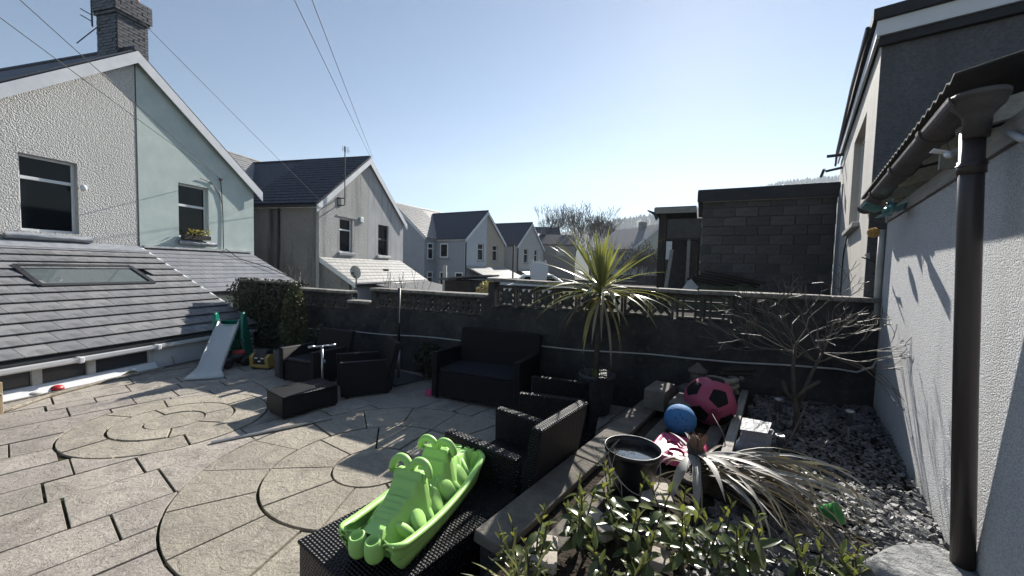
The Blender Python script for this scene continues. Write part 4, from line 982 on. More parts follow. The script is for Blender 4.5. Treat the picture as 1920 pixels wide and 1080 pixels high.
# ---- wicker furniture (faces local -Y)
def wicker_seat(name, label, cat, xy, rz, W_, D_, hs, ha, hb, group=None, cushion=True, lean=.13):
    t = thing_at(name, label, cat, xy, 0, rz, group); aw = .095; x0 = W_/2; y0 = D_/2
    part(t, 'seat', MB().box(-x0+aw+.004, x0-aw-.004, -y0+.025, y0-.09, .05, hs), M['wicker'], bevel=.014)
    for s in (-1, 1):
        xa, xb = sorted((s*x0, s*(x0-aw))); b = MB()
        b.extr([(xa, -y0, .035), (xa, -y0-.01, ha), (xa, y0-.08, ha-.015), (xa, y0-.04, .035)], (xb-xa, 0, 0)); part(t, 'arm', b, M['wicker'], bevel=.016)
    b = MB(); b.extr([(-x0+.01, y0-.085, .045), (-x0+.01, y0-.09+lean*.3, hs), (-x0+.01, y0-.09+lean, hb), (-x0+.01, y0+lean, hb), (-x0+.01, y0+lean*.3, hs), (-x0+.01, y0-.005, .045)], (W_-.02, 0, 0))
    part(t, 'backrest', b, M['wicker'], bevel=.018)
    if cushion: part(t, 'seat_cushion', MB().box(-x0+aw+.012, x0-aw-.012, -y0+.04, y0-.11, hs+.002, hs+.055), M['cushion'], bevel=.02)
    for sx in (-1, 1):
        for sy in (-1, 1): part(t, 'foot', MB().box(sx*(x0-.05)-.02, sx*(x0-.05)+.02, sy*(y0-.08)-.02, sy*(y0-.08)+.02, 0, .045), M['black_plastic'])
    return t
wicker_seat('armchair', 'black wicker armchair left of the silver scooter, facing the small low table', 'armchair', Ww(-5.72, 4.62), -24, .84, .74, .34, .57, .80, 'black wicker armchairs')
wicker_seat('armchair', 'black wicker armchair turned sideways right of the silver scooter, left of the parasol pole', 'armchair', Ww(-4.56, 4.56), -61, .72, .74, .34, .55, .78, 'black wicker armchairs')
wicker_seat('garden_sofa', 'black two seat wicker sofa against the black wall', 'sofa', Ww(-2.68, 5.13), -24, 1.44, .78, .42, .72, .97, lean=.14)
wicker_seat('armchair', 'black wicker armchair between the sofa and nearest armchair, backing onto the plant pot', 'armchair', Ww(-1.24, 4.22), -104, .76, .78, .38, .65, .90, 'black wicker armchairs', cushion=False)
wicker_seat('armchair', 'nearest black wicker armchair with sunlit arm tops beside the raised kerb', 'armchair', Pw(-1.87, 2.52), -126, .76, .78, .38, .66, .91, 'black wicker armchairs', cushion=False)
def low_table(label, xy, rz, W_, D_, h):
    t = thing_at('low_table', label, 'table', xy, 0, rz, 'black wicker low tables')
    part(t, 'apron', MB().box(-W_/2+.008, W_/2-.008, -D_/2+.008, D_/2-.008, .03, h-.022), M['wicker'], bevel=.012)
    part(t, 'table_top', MB().box(-W_/2, W_/2, -D_/2, D_/2, h-.02, h), M['wicker'], bevel=.01)
    for sx in (-1, 1):
        for sy in (-1, 1): part(t, 'foot', MB().box(sx*(W_/2-.06)-.03, sx*(W_/2-.06)+.03, sy*(D_/2-.06)-.03, sy*(D_/2-.06)+.03, 0, .035), M['black_plastic'])
low_table('small black wicker low table in front of the two far armchairs', Pw(-5.37, 2.44), -37, .50, .74, .30)
low_table('long black wicker low table under the green seesaw toy', Pw(-1.86, 1.55), -37, .72, 1.16, .42)

# ---- seesaw toy with two crocodile heads
ty = thing_at('crocodile_seesaw', 'lime green plastic crocodile seesaw toy on the long black table', 'toy', Pw(-1.855, 1.585), .424, -20)
G = M['toy_green']
def lerp(tab, y):
    for (a, b), (c, d) in zip(tab, tab[1:]):
        if a <= y <= c:
            t_ = (y-a)/(c-a); t_ = t_*t_*(3-2*t_); return b+(d-b)*t_
    return tab[-1][1]
ZC = [(0, .215), (.05, .222), (.105, .30), (.135, .358), (.165, .362), (.195, .325), (.26, .262), (.36, .222), (.43, .200), (.56, .185)]
BW = [(0, .128), (.10, .136), (.16, .136), (.24, .126), (.32, .108), (.42, .086), (.56, .080)]
def hw(y): return .214-.022*(abs(y)/.54)**2
def rim(y): return .132+.060*(abs(y)/.54)**2
def topz(x, y):
    a = abs(y); fl = .055+.05*(a/.54)**2; z = lerp(ZC, a); b = lerp(BW, a); bi, bo = b*.60, b*1.22; t_ = min(1, max(0, (bo-abs(x))/(bo-bi)))
    s_ = t_*t_*(3-2*t_)*.55+t_*.45
    saddle = -.020*max(0, 1-(x/.07)**2)*max(0, 1-((a-.0)/.10)**2)
    zz = fl+(z-fl)*s_+saddle*s_
    if .235 < a < .42 and abs(x) < .075: zz += .010*abs(sin((a-.235)*pi/.034))*max(0, 1-(x/.075)**4)
    return zz
bd = MB(); nx_, ny_ = 56, 150
def tfn(i, j):
    y = -.505+1.01*j/ny_; u = -1+2*i/nx_; x = (hw(y)-.014)*(abs(u)**.9*(1 if u > 0 else -1)); return (x, y, topz(x, y))
bd.grid(tfn, nx_, ny_); body = part(ty, 'body', bd, G, smooth=True)
hl_ = MB()
for s in (-1, 1):
    # rim flange and outer skirt
    n_ = 60
    def rf_(i, j, s=s):
        y = -.54+1.08*j/n_; a = abs(y); h = hw(y); r = rim(y); endf = max(0, (a-.47)/.07)
        zb_ = .004+.10*max(0, (a-.44)/.10)**2; ins = [(-.030, -.012), (-.016, .0), (.006, .004), (.014, -.004), (.012, -.016), (-.006, -.020)]
        if i < 6: return (s*(h+ins[i][0]-.055*endf**2), y, r+ins[i][1])
        q = (i-5)/4; return (s*(h-.006-.028*q-.018*endf**2), y*(1-.045*q), r-.02+(zb_-r+.02)*q)
    hl_.grid(rf_, 9, n_)
    # end prong inner face
    for e in (-1, 1):
        def pf(i, j, s=s, e=e):
            q = j/8; yy = e*(.54-.055*q); w_ = .085*(1-.35*q); zb_ = .004+.10; r = rim(.54)
            return (s*(hw(.54)-.018-.0-w_*i/5-.028*q), yy-e*.03*(i/5), r-.004+(.07*1-r)*q*.98)
        hl_.grid(pf, 5, 8)
q = part(ty, 'hull', hl_, G, smooth=True); so = q.modifiers.new('t', 'SOLIDIFY'); so.thickness = .006; so.offset = 0
for e in (-1, 1):
    for s in (-1, 1):
        # nostril bulbs with recessed rings
        Mx = Matrix.Rotation(e*radians(-14), 3, 'X')
        nb = MB().lathe([(.020, .085), (.044, .092), (.052, .115), (.050, .15), (.046, .175), (.041, .196), (.036, .202), (.029, .200), (.025, .175), (.001, .172)], (s*.050, e*.492, 0), 22, M=Mx, capb=True, capt=False)
        part(ty, 'nostril', nb, G, smooth=True)
        # eye loops = hand holds
        lp = MB(); pts = []
        for k in range(17):
            a = -.35*pi+1.70*pi*k/16 - pi/2 + .15*pi
            a = pi*1.12-(pi*1.24)*k/16
            pts.append((s*.066+.060*cos(a), e*(.152-.010*sin(a)), .350+.066*max(-.15, sin(a))))
        lp.tube(pts, [.0235]*17, 10); part(ty, 'hand_hold', lp, G, smooth=True)
        pk = MB().grid(lambda i, j, s=s, e=e: (s*.062+(-.05+.10*i/8), e*(.168-.010*j/4), .318+.045*j/4-.02*abs(i/4-1)), 8, 4)
        o = part(ty, 'eye_panel', pk, G, smooth=True); q = o.modifiers.new('t', 'SOLIDIFY'); q.thickness = .012
        # legs moulded on the flanks
        lg = MB(); Mr = Matrix.Rotation(s*radians(-34), 3, 'Y')
        lg.ell((s*.118, e*.245, .140), (.030, .064, .105), 14, 10, Matrix.Rotation(e*radians(18), 3, 'X') @ Mr); lg.ell((s*.122, e*.335, .115), (.026, .032, .110), 14, 10, Matrix.Rotation(e*radians(-34), 3, 'X') @ Mr)
        lg.ell((s*.124, e*.070, .140), (.030, .062, .110), 14, 10, Matrix.Rotation(e*radians(12), 3, 'X') @ Mr); lg.ell((s*.136, e*.155, .115), (.024, .036, .095), 14, 10, Matrix.Rotation(e*radians(20), 3, 'X') @ Mr)
        for k in range(3): lg.ell((s*(.150+.004*k), e*(.385-.028*k), .085+.004*k), (.013, .017, .014), 10, 6)
        lg.ell((s*.155, e*.02, .07), (.02, .034, .022), 10, 6)
        part(ty, 'moulded_leg', lg, G, smooth=True)

# ---- slide
sl = thing_at('toddler_slide', 'white plastic toddler slide with dark green steps by the ivy', 'slide', (-5.12, 6.38), 0, 20.3)
def chp(t): # path of the chute: y, z
    pts = [(-.03, .05), (.10, .075), (.22, .13), (.45, .30), (.75, .50), (1.0, .66), (1.13, .735), (1.22, .745)]
    f_ = t*(len(pts)-1); i = min(int(f_), len(pts)-2); u = f_-i; return (pts[i][0]+(pts[i+1][0]-pts[i][0])*u, pts[i][1]+(pts[i+1][1]-pts[i][1])*u)
cs = MB(); NS = 28
def cfn(i, j):
    t_ = j/NS; y, z = chp(t_); w_ = .165+.085*max(0, 1-t_/.22)**1.5 ; hgt = .065+.055*max(0, (t_-.75)/.25); hgt *= min(1, .25+t_*5)
    prof = [(-1.12, -.03), (-1.10, hgt-.012), (-1.04, hgt), (-.96, hgt-.01), (-.86, .014), (-.5, 0), (0, -.004), (.5, 0), (.86, .014), (.96, hgt-.01), (1.04, hgt), (1.10, hgt-.012), (1.12, -.03)]
    return (prof[i][0]*w_, y, z+prof[i][1])
cs.grid(cfn, 12, NS)
lip = MB()
o = part(sl, 'chute', cs, M['slide_white'], smooth=True); q = o.modifiers.new('t', 'SOLIDIFY'); q.thickness = .010; q.offset = -1; o.modifiers.new('s', 'SUBSURF').render_levels = 1
def lfn(i, j): a = pi*j/8; x = -.27+.54*i/14; return (x, -.03-.055*sin(a)*(1-(x/.33)**2)-.0, .0+.056*(.5+.5*cos(a)))
lip.grid(lfn, 14, 8); part(sl, 'chute_lip', lip, M['slide_white'], smooth=True)
for s in (-1, 1):
    pr = [(s*.20, 1.10, .55), (s*.20, 1.13, .92), (s*.20, 1.17, .97), (s*.20, 1.24, .985), (s*.20, 1.30, .96), (s*.205, 1.36, .80), (s*.225, 1.48, .45), (s*.25, 1.62, 0), (s*.25, .95, 0), (s*.23, 1.0, .26), (s*.21, 1.05, .48)]
    part(sl, 'side_panel', MB().extr(pr, (s*.055, 0, 0)), M['slide_green'], bevel=.014)
for y, z in ((1.50, .20), (1.42, .42), (1.33, .62)): part(sl, 'step', MB().box(-.20, .20, y-.09, y+.06, z-.03, z), M['slide_green'], bevel=.008)
part(sl, 'ladder_panel', MB().extr([(-.30, 1.60, 0), (.30, 1.60, 0), (.255, 1.36, .80), (-.255, 1.36, .80)], (0, .03, .01)), M['slide_green'])
for k, z in enumerate((.14, .34, .54)): part(sl, 'slot', MB().box(.16, .285-.02*k, 1.585-.3*z-.03, 1.575-.3*z, z, z+.03), M['slide_white'])
part(sl, 'platform', MB().box(-.20, .20, 1.12, 1.34, .70, .735), M['slide_green'])

# ---- ride-on car toy, tool box toy
rc = thing_at('ride_on_toy', 'small red and black ride-on toy behind the slide', 'toy', Ww(-7.72, 4.46), 0, -35)
part(rc, 'body', MB().ell((0, 0, .17), (.13, .24, .09), 14, 8), M['black_plastic'], smooth=True)
part(rc, 'bonnet', MB().ell((0, .08, .24), (.09, .12, .055), 12, 8), M['red_plastic'], smooth=True)
part(rc, 'steering_wheel', MB().tube([(.09*cos(a), .10+.05*sin(a), .42+.07*sin(a)) for a in [2*pi*k/14 for k in range(15)]], .012, 6).tube([(0, .12, .30), (0, .10, .42)], .015, 6), M['black_plastic'], smooth=True)
for sx in (-1, 1):
    for y in (-.15, .15): part(rc, 'wheel', MB().lathe([(.03, -.03), (.085, -.03), (.095, -.015), (.095, .015), (.085, .03), (.03, .03)], (sx*.14, y, .095), 16, M=Matrix.Rotation(pi/2, 3, 'Y')), M['black_plastic'], smooth=True)
tb = thing_at('toy_truck', 'yellow and black toy truck cab beside the plant tub', 'toy', Ww(-7.10, 4.62), 0, -10)
part(tb, 'base', MB().box(-.20, .20, -.12, .14, .035, .10), M['yellow_plastic'], bevel=.015)
for s in (-1, 1): part(tb, 'wing', MB().extr([(s*.20, -.12, .09), (s*.20, -.13, .24), (s*.20, -.06, .29), (s*.20, .12, .26), (s*.20, .13, .09)], (-s*.075, 0, 0)), M['yellow_plastic'], bevel=.012)
part(tb, 'cab', MB().extr([(-.12, -.10, .10), (-.12, -.11, .26), (-.12, -.04, .36), (-.12, .10, .36), (-.12, .12, .10)], (.24, 0, 0)), M['black_plastic'], bevel=.02)
for s in (-1, 1): part(tb, 'headlight', MB().box(s*.065-.028, s*.065+.028, -.115, -.103, .205, .225), M['upvc'])
part(tb, 'badge', MB().box(-.02, .025, -.113, -.102, .145, .17), M['upvc'])
for s in (-1, 1): part(tb, 'wheel', MB().lathe([(.02, -.03), (.05, -.03), (.055, 0), (.05, .03), (.02, .03)], (s*.15, -.06, .055), 14, M=Matrix.Rotation(pi/2, 3, 'Y')), M['black_plastic'], smooth=True)

# ---- scooter, parasol base
sc = thing_at('kick_scooter', 'silver kick scooter standing behind the small low table', 'scooter', Ww(-4.93, 4.10), 0, 35)
part(sc, 'stem', MB().tube([(0, 0, .10), (0, .05, .74)], .017, 10), M['alu'], smooth=True)
part(sc, 'handlebar', MB().tube([(-.17, .055, .735), (.17, .055, .735)], .014, 8), M['alu'], smooth=True)
for s in (-1, 1): part(sc, 'grip', MB().tube([(s*.10, .055, .735), (s*.19, .055, .735)], .020, 8), M['alu'], smooth=True)
part(sc, 'clamp', MB().obox((.02, .04, .50), (.05, .035, .045)), M['alu'], bevel=.008); part(sc, 'deck', MB().box(-.06, .06, .06, .56, .07, .095), M['alu'], bevel=.008)
for y in (-.01, .58): part(sc, 'wheel', MB().lathe([(.02, -.014), (.055, -.014), (.062, 0), (.055, .014), (.02, .014)], (0, y, .062), 16, M=Matrix.Rotation(pi/2, 3, 'Y')), M['black_plastic'], smooth=True)
pa = thing_at('parasol_base', 'parasol pole without canopy standing on a square stone plate', 'parasol stand', Ww(-4.47, 5.26), 0, -37)
part(pa, 'base_plate', MB().box(-.33, .33, -.30, .30, .0, .045), M['pot_grey'], bevel=.01)
part(pa, 'sleeve', MB().tube([(0, 0, .045), (0, 0, .52)], .032, 14), M['alu'], smooth=True); part(pa, 'pole', MB().tube([(0, 0, .52), (0, 0, 1.60)], .025, 14), M['black_metal'], smooth=True)
part(pa, 'pole_edge', MB().tube([(.024, -.006, 1.0), (.024, -.006, 1.60)], .006, 6), M['alu'])

# ---- plants in pots
def leafcloud(mb, n, c, rad, size, shape=None, seed=1):
    random.seed(seed)
    for i in range(n):
        while True:
            p = Vector((U(-1, 1), U(-1, 1), U(-1, 1)))
            if p.length < 1 and p.length > .35*R(): break
        w_ = shape(p.z) if shape else 1
        q = Vector(c)+Vector((p.x*rad[0]*w_, p.y*rad[1]*w_, p.z*rad[2])); d = Vector((U(-1, 1), U(-1, 1), U(-.5, 1))).normalized()*size*U(.6, 1.3); e = d.cross(Vector((U(-1, 1), U(-1, 1), U(-1, 1)))).normalized()*size*.38
        mb.add([q-d*.5, q+e, q+d*.6, q-e], [(0, 1, 2), (0, 2, 3)])
iv = MB(); random.seed(3)
for i in range(5200):
    x = U(-9.9, -7.75); z = U(-.1, 1.58); y = 5.79-abs(random.gauss(0, .09))-.12*max(0, mnoise.noise(Vector((x*2, z*2, 0))))
    if z > 1.46: y += U(0, .3)
    d = Vector((U(-1, 1), U(-.4, .4), U(-1, .6))).normalized()*U(.03, .055); e = d.cross(Vector((U(-.4, .4), -1, U(-.4, .4)))).normalized()*.03
    q = Vector((x, y, z)); iv.add([q-d*.5, q+e, q+d, q-e], [(0, 1, 2), (0, 2, 3)])
iv_t = thing('ivy', 'dense dark ivy covering the left end of the black wall', 'ivy', W_ANG, (-8.8, 5.7, 0)); part(iv_t, 'foliage', iv, M['ivy'])
st_ = MB()
for i in range(14):
    x = -9.8+i*.15; pts = [(x, 5.76, 0)]
    for k in range(6): x += U(-.07, .07); pts.append((x, 5.77, .2*(k+1)))
    st_.tube(pts, .01, 5)
part(iv_t, 'stem', st_, M['bark'])
cf = thing('potted_shrub', 'tall loose grey-green shrub in a pot against the black wall', 'shrub', W_ANG, (-7.15, 5.25, 0))
part(cf, 'pot', MB().lathe([(.14, 0), (.17, .02), (.20, .30), (.215, .30), (.215, .34), (.19, .34), (.17, .30)], (-7.15, 5.25, 0), 20), M['pot_grey'], smooth=True)
part(cf, 'trunk', MB().tube([(-7.15, 5.25, .3), (-7.14, 5.28, .9), (-7.2, 5.3, 1.45)], [.025, .018, .008], 6), M['bark'])
fm = MB(); leafcloud(fm, 2600, (-7.15, 5.28, .92), (.40, .36, .68), .055, lambda z: .62+.5*(-z if z < .2 else -z*.4)*.8, 5); part(cf, 'foliage', fm, M['conifer'])
tw = MB(); random.seed(15)
for k in range(10): branches(tw, (-7.15, 5.28, 1.3), (U(-.5, .5), U(-.3, .5), 1), .32, .006, 2, .5, .1, .7, (1, 2), 4, .003)
part(cf, 'twigs', tw, M['twig'])
solo('plant_tub', 'tall dark round tub at the left arm of the far left armchair', 'tub', MB().lathe([(.15, 0), (.16, .01), (.17, .40), (.18, .42), (.18, .45), (.16, .45), (.15, .38), (.001, .37)], (-6.36, 4.52, 0), 20, capt=False), M['pot_grey'], W_ANG, (-6.36, 4.52, 0), smooth=True)
cy = thing('cordyline', 'spiky cordyline palm with arching green leaves in a round grey pot', 'palm', W_ANG, (-1.05, 5.36, 0))
part(cy, 'pot', MB().lathe([(.17, 0), (.19, .02), (.235, .28), (.235, .50), (.25, .51), (.25, .56), (.225, .56), (.215, .48), (.001, .47)], (-1.05, 5.36, 0), 28, capt=False), M['pot_grey'], smooth=True)
part(cy, 'soil', MB().lathe([(.214, .475), (.001, .50)], (-1.05, 5.36, 0), 16, capb=False), M['soil'])
CB = Vector((-1.03, 5.34, 1.66))
part(cy, 'trunk', MB().tube([(-1.05, 5.36, .45), (-1.06, 5.35, .9), (-1.03, 5.34, 1.35), CB+Vector((0, 0, .1))], [.045, .038, .042, .03], 10), M['bark'], smooth=True)
def strap(base, d, L, w, droop, seg=9, fold=.25, twist=0.0, taper=1.0, kink=None):
    """a sword-shaped leaf: folded along its midrib, bending down along its length"""
    base = Vector(base); d = Vector(d).normalized(); mb = MB(); p = base.copy(); vs = []
    side0 = d.cross(Vector((0, 0, 1)))
    if side0.length < .05: side0 = Vector((U(-1,1), U(-1,1), 0))
    side0.normalize()
    for i in range(seg+1):
        t_ = i/seg; ww = w*(.55+.45*min(1, t_*4))*(1 if t_ < .55 else max(.03, 1-((t_-.55)/.45)**1.3)); s_ = side0.copy(); s_.rotate(Matrix.Rotation(twist*t_, 3, d)); up = s_.cross(d)
        vs += [p-s_*ww+up*ww*fold, p.copy(), p+s_*ww+up*ww*fold]
        g = droop*(.35+1.3*t_)
        if kink and t_ > kink: g *= 3.2
        d = (d+Vector((0, 0, -1))*g/seg).normalized(); p = p+d*L/seg
    return mb.add(vs, [(3*i+a, 3*i+a+1, 3*i+a+4, 3*i+a+3) for i in range(seg) for a in (0, 1)])
random.seed(77)
for i in range(136):
    t_ = i/135; az = i*2.39996+U(-.2, .2)
    if t_ < .30: el = radians(U(58, 88)); L = U(.58, .82); dr = U(.02, .22); mt = 'cordy'
    elif t_ < .55: el = radians(U(24, 58)); L = U(.80, 1.06); dr = U(.25, .7); mt = 'cordy'
    elif t_ < .84: el = radians(U(0, 30)); L = U(.92, 1.22); dr = U(.7, 1.5); mt = 'cordy' if R() < .8 else 'cordy_old'
    else: el = radians(U(-55, -5)); L = U(.6, 1.0); dr = U(1.2, 2.4); mt = 'cordy_old' if R() < .45 else 'dead_leaf'
    b = CB+Vector((cos(az)*.03, sin(az)*.03, .16*(1-t_)-.12*max(0, t_-.5)))
    if sin(az) > .25 and t_ > .3: L *= .55
    part(cy, 'leaf', strap(b, (cos(az)*cos(el), sin(az)*cos(el), sin(el)), L, U(.016, .023), dr, 9, .3, U(-.5, .5)), M[mt], smooth=True)
for i in range(7):
    az = U(0, 6.28); part(cy, 'seedling_leaf', strap((-1.05+.12*cos(az), 5.30+.1*sin(az), .49), (cos(az)*.4, sin(az)*.4, 1), U(.12, .24), .018, .3, 6), M['cordy'], smooth=True)
sp_t = thing('small_pot', 'little pale pot with a green seedling behind the sofa arm', 'plant pot', W_ANG, (-1.72, 5.45, 0))
part(sp_t, 'pot', MB().lathe([(.07, 0), (.09, .18), (.095, .18), (.095, .21), (.08, .21), (.07, .15)], (-1.72, 5.45, .0), 16), M['pot_grey'], smooth=True)
fm = MB(); leafcloud(fm, 60, (-1.72, 5.45, .30), (.10, .10, .10), .06, None, 4); part(sp_t, 'foliage', fm, M['ivy'])
bs = thing('wall_plant', 'glossy leafed plant in shade behind the far armchairs', 'plant', W_ANG, (-3.95, 5.45, 0))
fm = MB(); leafcloud(fm, 420, (-4.0, 5.50, .36), (.30, .22, .32), .07, None, 6); part(bs, 'foliage', fm, M['ivy']); part(bs, 'stem', MB().tube([(-4.0, 5.5, 0), (-4.0, 5.5, .4)], .012, 5), M['bark'])
bs = thing('wall_plant', 'dark leafy plant between the tall potted shrub and the far left armchair', 'plant', W_ANG, (-6.55, 5.35, 0))
fm = MB(); leafcloud(fm, 420, (-6.5, 5.42, .42), (.32, .25, .40), .06, None, 9); part(bs, 'foliage', fm, M['ivy']); part(bs, 'stem', MB().tube([(-6.5, 5.42, 0), (-6.5, 5.42, .4)], .012, 5), M['bark'])

# ---- odds and ends on the patio's left edge
pp = thing('timber_post', 'cut pale timber post with rope tied round it at the left edge', 'post', H_ANG, (-7.62, 2.93, 0))
part(pp, 'post', MB().box(-7.52, -7.37, 2.82, 2.97, -.03, .40), M['wood_new'], bevel=.008)
def rope(pts, r=.022, strands=3, pitch=.07):
    mb = MB(); P_ = [Vector(p) for p in pts]; Ls = [0]
    for a, b in zip(P_, P_[1:]): Ls.append(Ls[-1]+(b-a).length)
    tot = Ls[-1]; n = int(tot/.012)
    def pos(s_):
        for k in range(len(P_)-1):
            if s_ <= Ls[k+1]+1e-9: t_ = (s_-Ls[k])/(Ls[k+1]-Ls[k]); return P_[k].lerp(P_[k+1], t_), (P_[k+1]-P_[k]).normalized()
        return P_[-1], (P_[-1]-P_[-2]).normalized()
    for q in range(strands):
        pt = []
        for i in range(n+1):
            s_ = tot*i/n; p, d = pos(s_); u = d.cross(Vector((0, 0, 1))).normalized() if abs(d.z) < .95 else Vector((1, 0, 0)); v = d.cross(u); a = 2*pi*(s_/pitch+q/strands); pt.append(p+(u*cos(a)+v*sin(a))*r*.5)
        mb.tube(pt, r*.56, 5)
    return mb
part(pp, 'rope_knot', rope([(-7.36, 2.83, .36), (-7.345, 2.89, .30), (-7.36, 2.95, .24), (-7.36, 2.88, .20), (-7.35, 2.84, .28), (-7.36, 2.92, .38)], .016), M['rope'])
solo('rope', 'thick twisted rope lying along the patio edge from the timber post', 'rope', rope([(-7.34, 2.60, .015), (-7.42, 3.05, .02), (-7.66, 3.5, .02), (-7.80, 4.2, .02), (-7.84, 4.8, .02), (-7.85, 5.05, .015)], .030), M['rope'], H_ANG, (-7.7, 3.6, .02), smooth=True)
kb = [(-7.96, 3.0, .0), (-7.88, 3.0, .0), (-7.90, 7.05, 0), (-7.98, 7.05, 0)]
solo('edge_kerb', 'narrow weathered edging strip between the patio and conservatory', 'edging', MB().prism([(-7.985, 2.2), (-7.865, 2.2), (-7.865, 7.05), (-7.985, 7.05)], -.2, .012), M['concrete_old'], H_ANG, (-7.92, 4, 0), bevel=.008)
solo('red_toy_lid', 'shiny red plastic dome lying in the gap below the conservatory', 'toy', MB().lathe([(.085, .0), (.08, .025), (.058, .05), (.02, .062), (.001, .063)], (-7.955, 3.72, .02), 20, capt=False), M['red_plastic'], H_ANG, (-7.955, 3.72, .02), smooth=True)
solo('dead_leaf', 'curled yellow leaf beside the red dome at the patio edge', 'leaf', strap((-7.94, 4.50, .03), (.2, 1, .5), .22, .06, 1.2, 6, .3), M['cordy_old'], H_ANG, (-7.94, 4.5, .03), smooth=True)
solo('white_stone', 'small white stone left of the red dome', 'stone', MB().ell((-7.95, 3.50, .03), (.05, .09, .03), 10, 6), M['dirty_white'], H_ANG, (-7.95, 3.5, .02), smooth=True)
solo('plant_label', 'pale wooden stake standing against the white conservatory panel', 'stake', MB().bar((-7.95, 5.32, .0), (-7.97, 5.28, .17), .025, .012), M['wood_new'], H_ANG, (-7.95, 5.3, 0))
solo('metal_strip', 'grey metal trim strip lying across the slabs beside the big paving circle', 'metal strip', MB().bar((-5.04, 1.32, .016), (-4.72, 2.50, .016), .045, .018), M['alu'], P_ANG, (-4.9, 1.9, 0), bevel=.004)
solo('pink_block', 'small pink block on the paving by the sofa\'s left foot', 'toy', MB().obox((-3.50, 4.82, .045), (.10, .08, .09), (0, 0, .4)), M['pink_plastic'], W_ANG, (-3.5, 4.82, 0), bevel=.012)
# ================================================================== RAISED BED EDGE
kt = thing('retaining_kerb', 'concrete coping slabs on a low retaining wall between patio and planting bed', 'retaining wall', P_ANG, (-1.35, 3, 0))
part(kt, 'retaining_wall', MB().box(-1.40, -1.23, 1.62, 5.65, -.4, .425), M['black_wall'])
random.seed(6)
for a, b in ((1.58, 2.75), (2.76, 3.92), (3.93, 4.75)):
    o = part(kt, 'coping_slab', MB().extr([(-1.425, a, .43), (-1.215, a, .43), (-1.205, a, .495), (-1.415, a, .507)], (0, b-a, 0)), M['concrete_old'], bevel=.012)
solo('concrete_beam', 'long rough concrete beam lying beside the kerb near the bucket', 'beam', MB().box(-1.12, -1.00, 1.55, 3.05, .39, .445), M['concrete_old'], P_ANG, (-1.08, 2.3, .43), bevel=.012)
solo('concrete_beam', 'second concrete beam further along, left of the blue ball', 'beam', MB().box(-1.12, -1.0, 3.15, 4.30, .39, .44), M['concrete_old'], P_ANG, (-1.09, 3.7, .43), bevel=.012)
# blocks
for nm, lb, b in (('concrete_block', 'grey concrete block on top of the kerb end behind the blue ball', (-1.32, -1.10, 4.20, 4.62, .505, .72)), ('concrete_block', 'concrete block half hidden between the upper block and pink ball', (-1.04, -.83, 4.12, 4.56, .46, .66)), ('concrete_block', 'grey block lying flat under the stone ornament behind the pink ball', (-.95, -.55, 4.75, 5.15, .44, .62))):
    solo(nm, lb, 'block', MB().box(*b), M['concrete_old'], P_ANG, ((b[0]+b[1])/2, (b[2]+b[3])/2, b[4]), bevel=.01)
og = thing('stone_ornament', 'weathered stone lantern ornament by the black wall behind the pink ball', 'ornament', P_ANG, (-.98, 5.18, .45))
for nm, pr in (('base', [(.19, .45), (.2, .5), (.21, .55), (.17, .58)]), ('column', [(.085, .585), (.075, .68), (.085, .76)]), ('cap', [(.11, .762), (.115, .79), (.05, .84), (.02, .88)])):
    part(og, nm, MB().lathe(pr, (-.98, 5.18, 0), 18), M['ornament_stone'], smooth=True)
solo('rope_coil', 'coil of thick old rope right of the stone ornament', 'rope', rope([(-.72+.16*cos(a), 5.25+.14*sin(a), .58+.012*a) for a in [k*.5 for k in range(26)]], .035, 3, .11), M['rope'], P_ANG, (-.72, 5.25, .55), smooth=True)
for i in range(3): solo('timber_offcut', ['lower dark timber offcut above the rope coil by the wall', 'middle dark timber offcut above the rope coil by the wall', 'top dark timber offcut above the rope coil by the wall'][i], 'timber', MB().bar((-.80+.03*i, 5.40, .70+.05*i), (-.42+.03*i, 5.52+.04*i, .74+.05*i), .07, .03), M['wood_dark'], P_ANG, (-.6, 5.45, .7), group='timber offcuts by the wall')
solo('broken_stone', 'pale knobbly stone resting on the rope coil', 'stone', MB().ell((-.60, 5.28, .74), (.06, .04, .03), 9, 6).ell((-.52, 5.31, .745), (.035, .035, .03), 8, 5), M['ornament_stone'], P_ANG, (-.58, 5.28, .72), smooth=True)

# ---- pink football, blue foam ball
def ico_dirs():
    g = (1+sqrt(5))/2; v = []
    for a in (-1, 1):
        for b in (-g, g): v += [Vector((0, a, b)), Vector((a, b, 0)), Vector((b, 0, a))]
    return [q.normalized() for q in v]
pbt = thing_at('football', 'large soft pink football with black pentagons beside the stone blocks', 'ball', Pw(-.70, 4.40), .45, 0)
RB = .245; rot = Matrix.Rotation(radians(28), 3, 'Z') @ Matrix.Rotation(radians(-24), 3, 'X') @ Matrix.Rotation(radians(8), 3, 'Y')
def squash(p, r=1.0):
    d = p.normalized(); R_ = RB*r*(1+.035*mnoise.noise(d*1.7))
    q = d*R_; z = q.z+RB*.93
    if z < .06: z = .06*(z/.06) if z > 0 else z*.1
    return Vector((q.x*1.03, q.y*1.03, max(.002, z)))
bmx = bmesh.new(); bmesh.ops.create_icosphere(bmx, subdivisions=5, radius=1)
dirs = [rot @ d for d in ico_dirs()]
mb = MB(); mb.v = []; 
for v in bmx.verts:
    d = v.co.normalized(); best = min(abs(d.angle(q)-.36) for q in dirs); seam = 1-.012*max(0, 1-best/.03)
    mb.v.append(tuple(squash(d, seam)))
mb.f = [tuple(v.index for v in f.verts) for f in bmx.faces]; bmx.free()
part(pbt, 'cover', mb, M['pink_ball'], smooth=True)
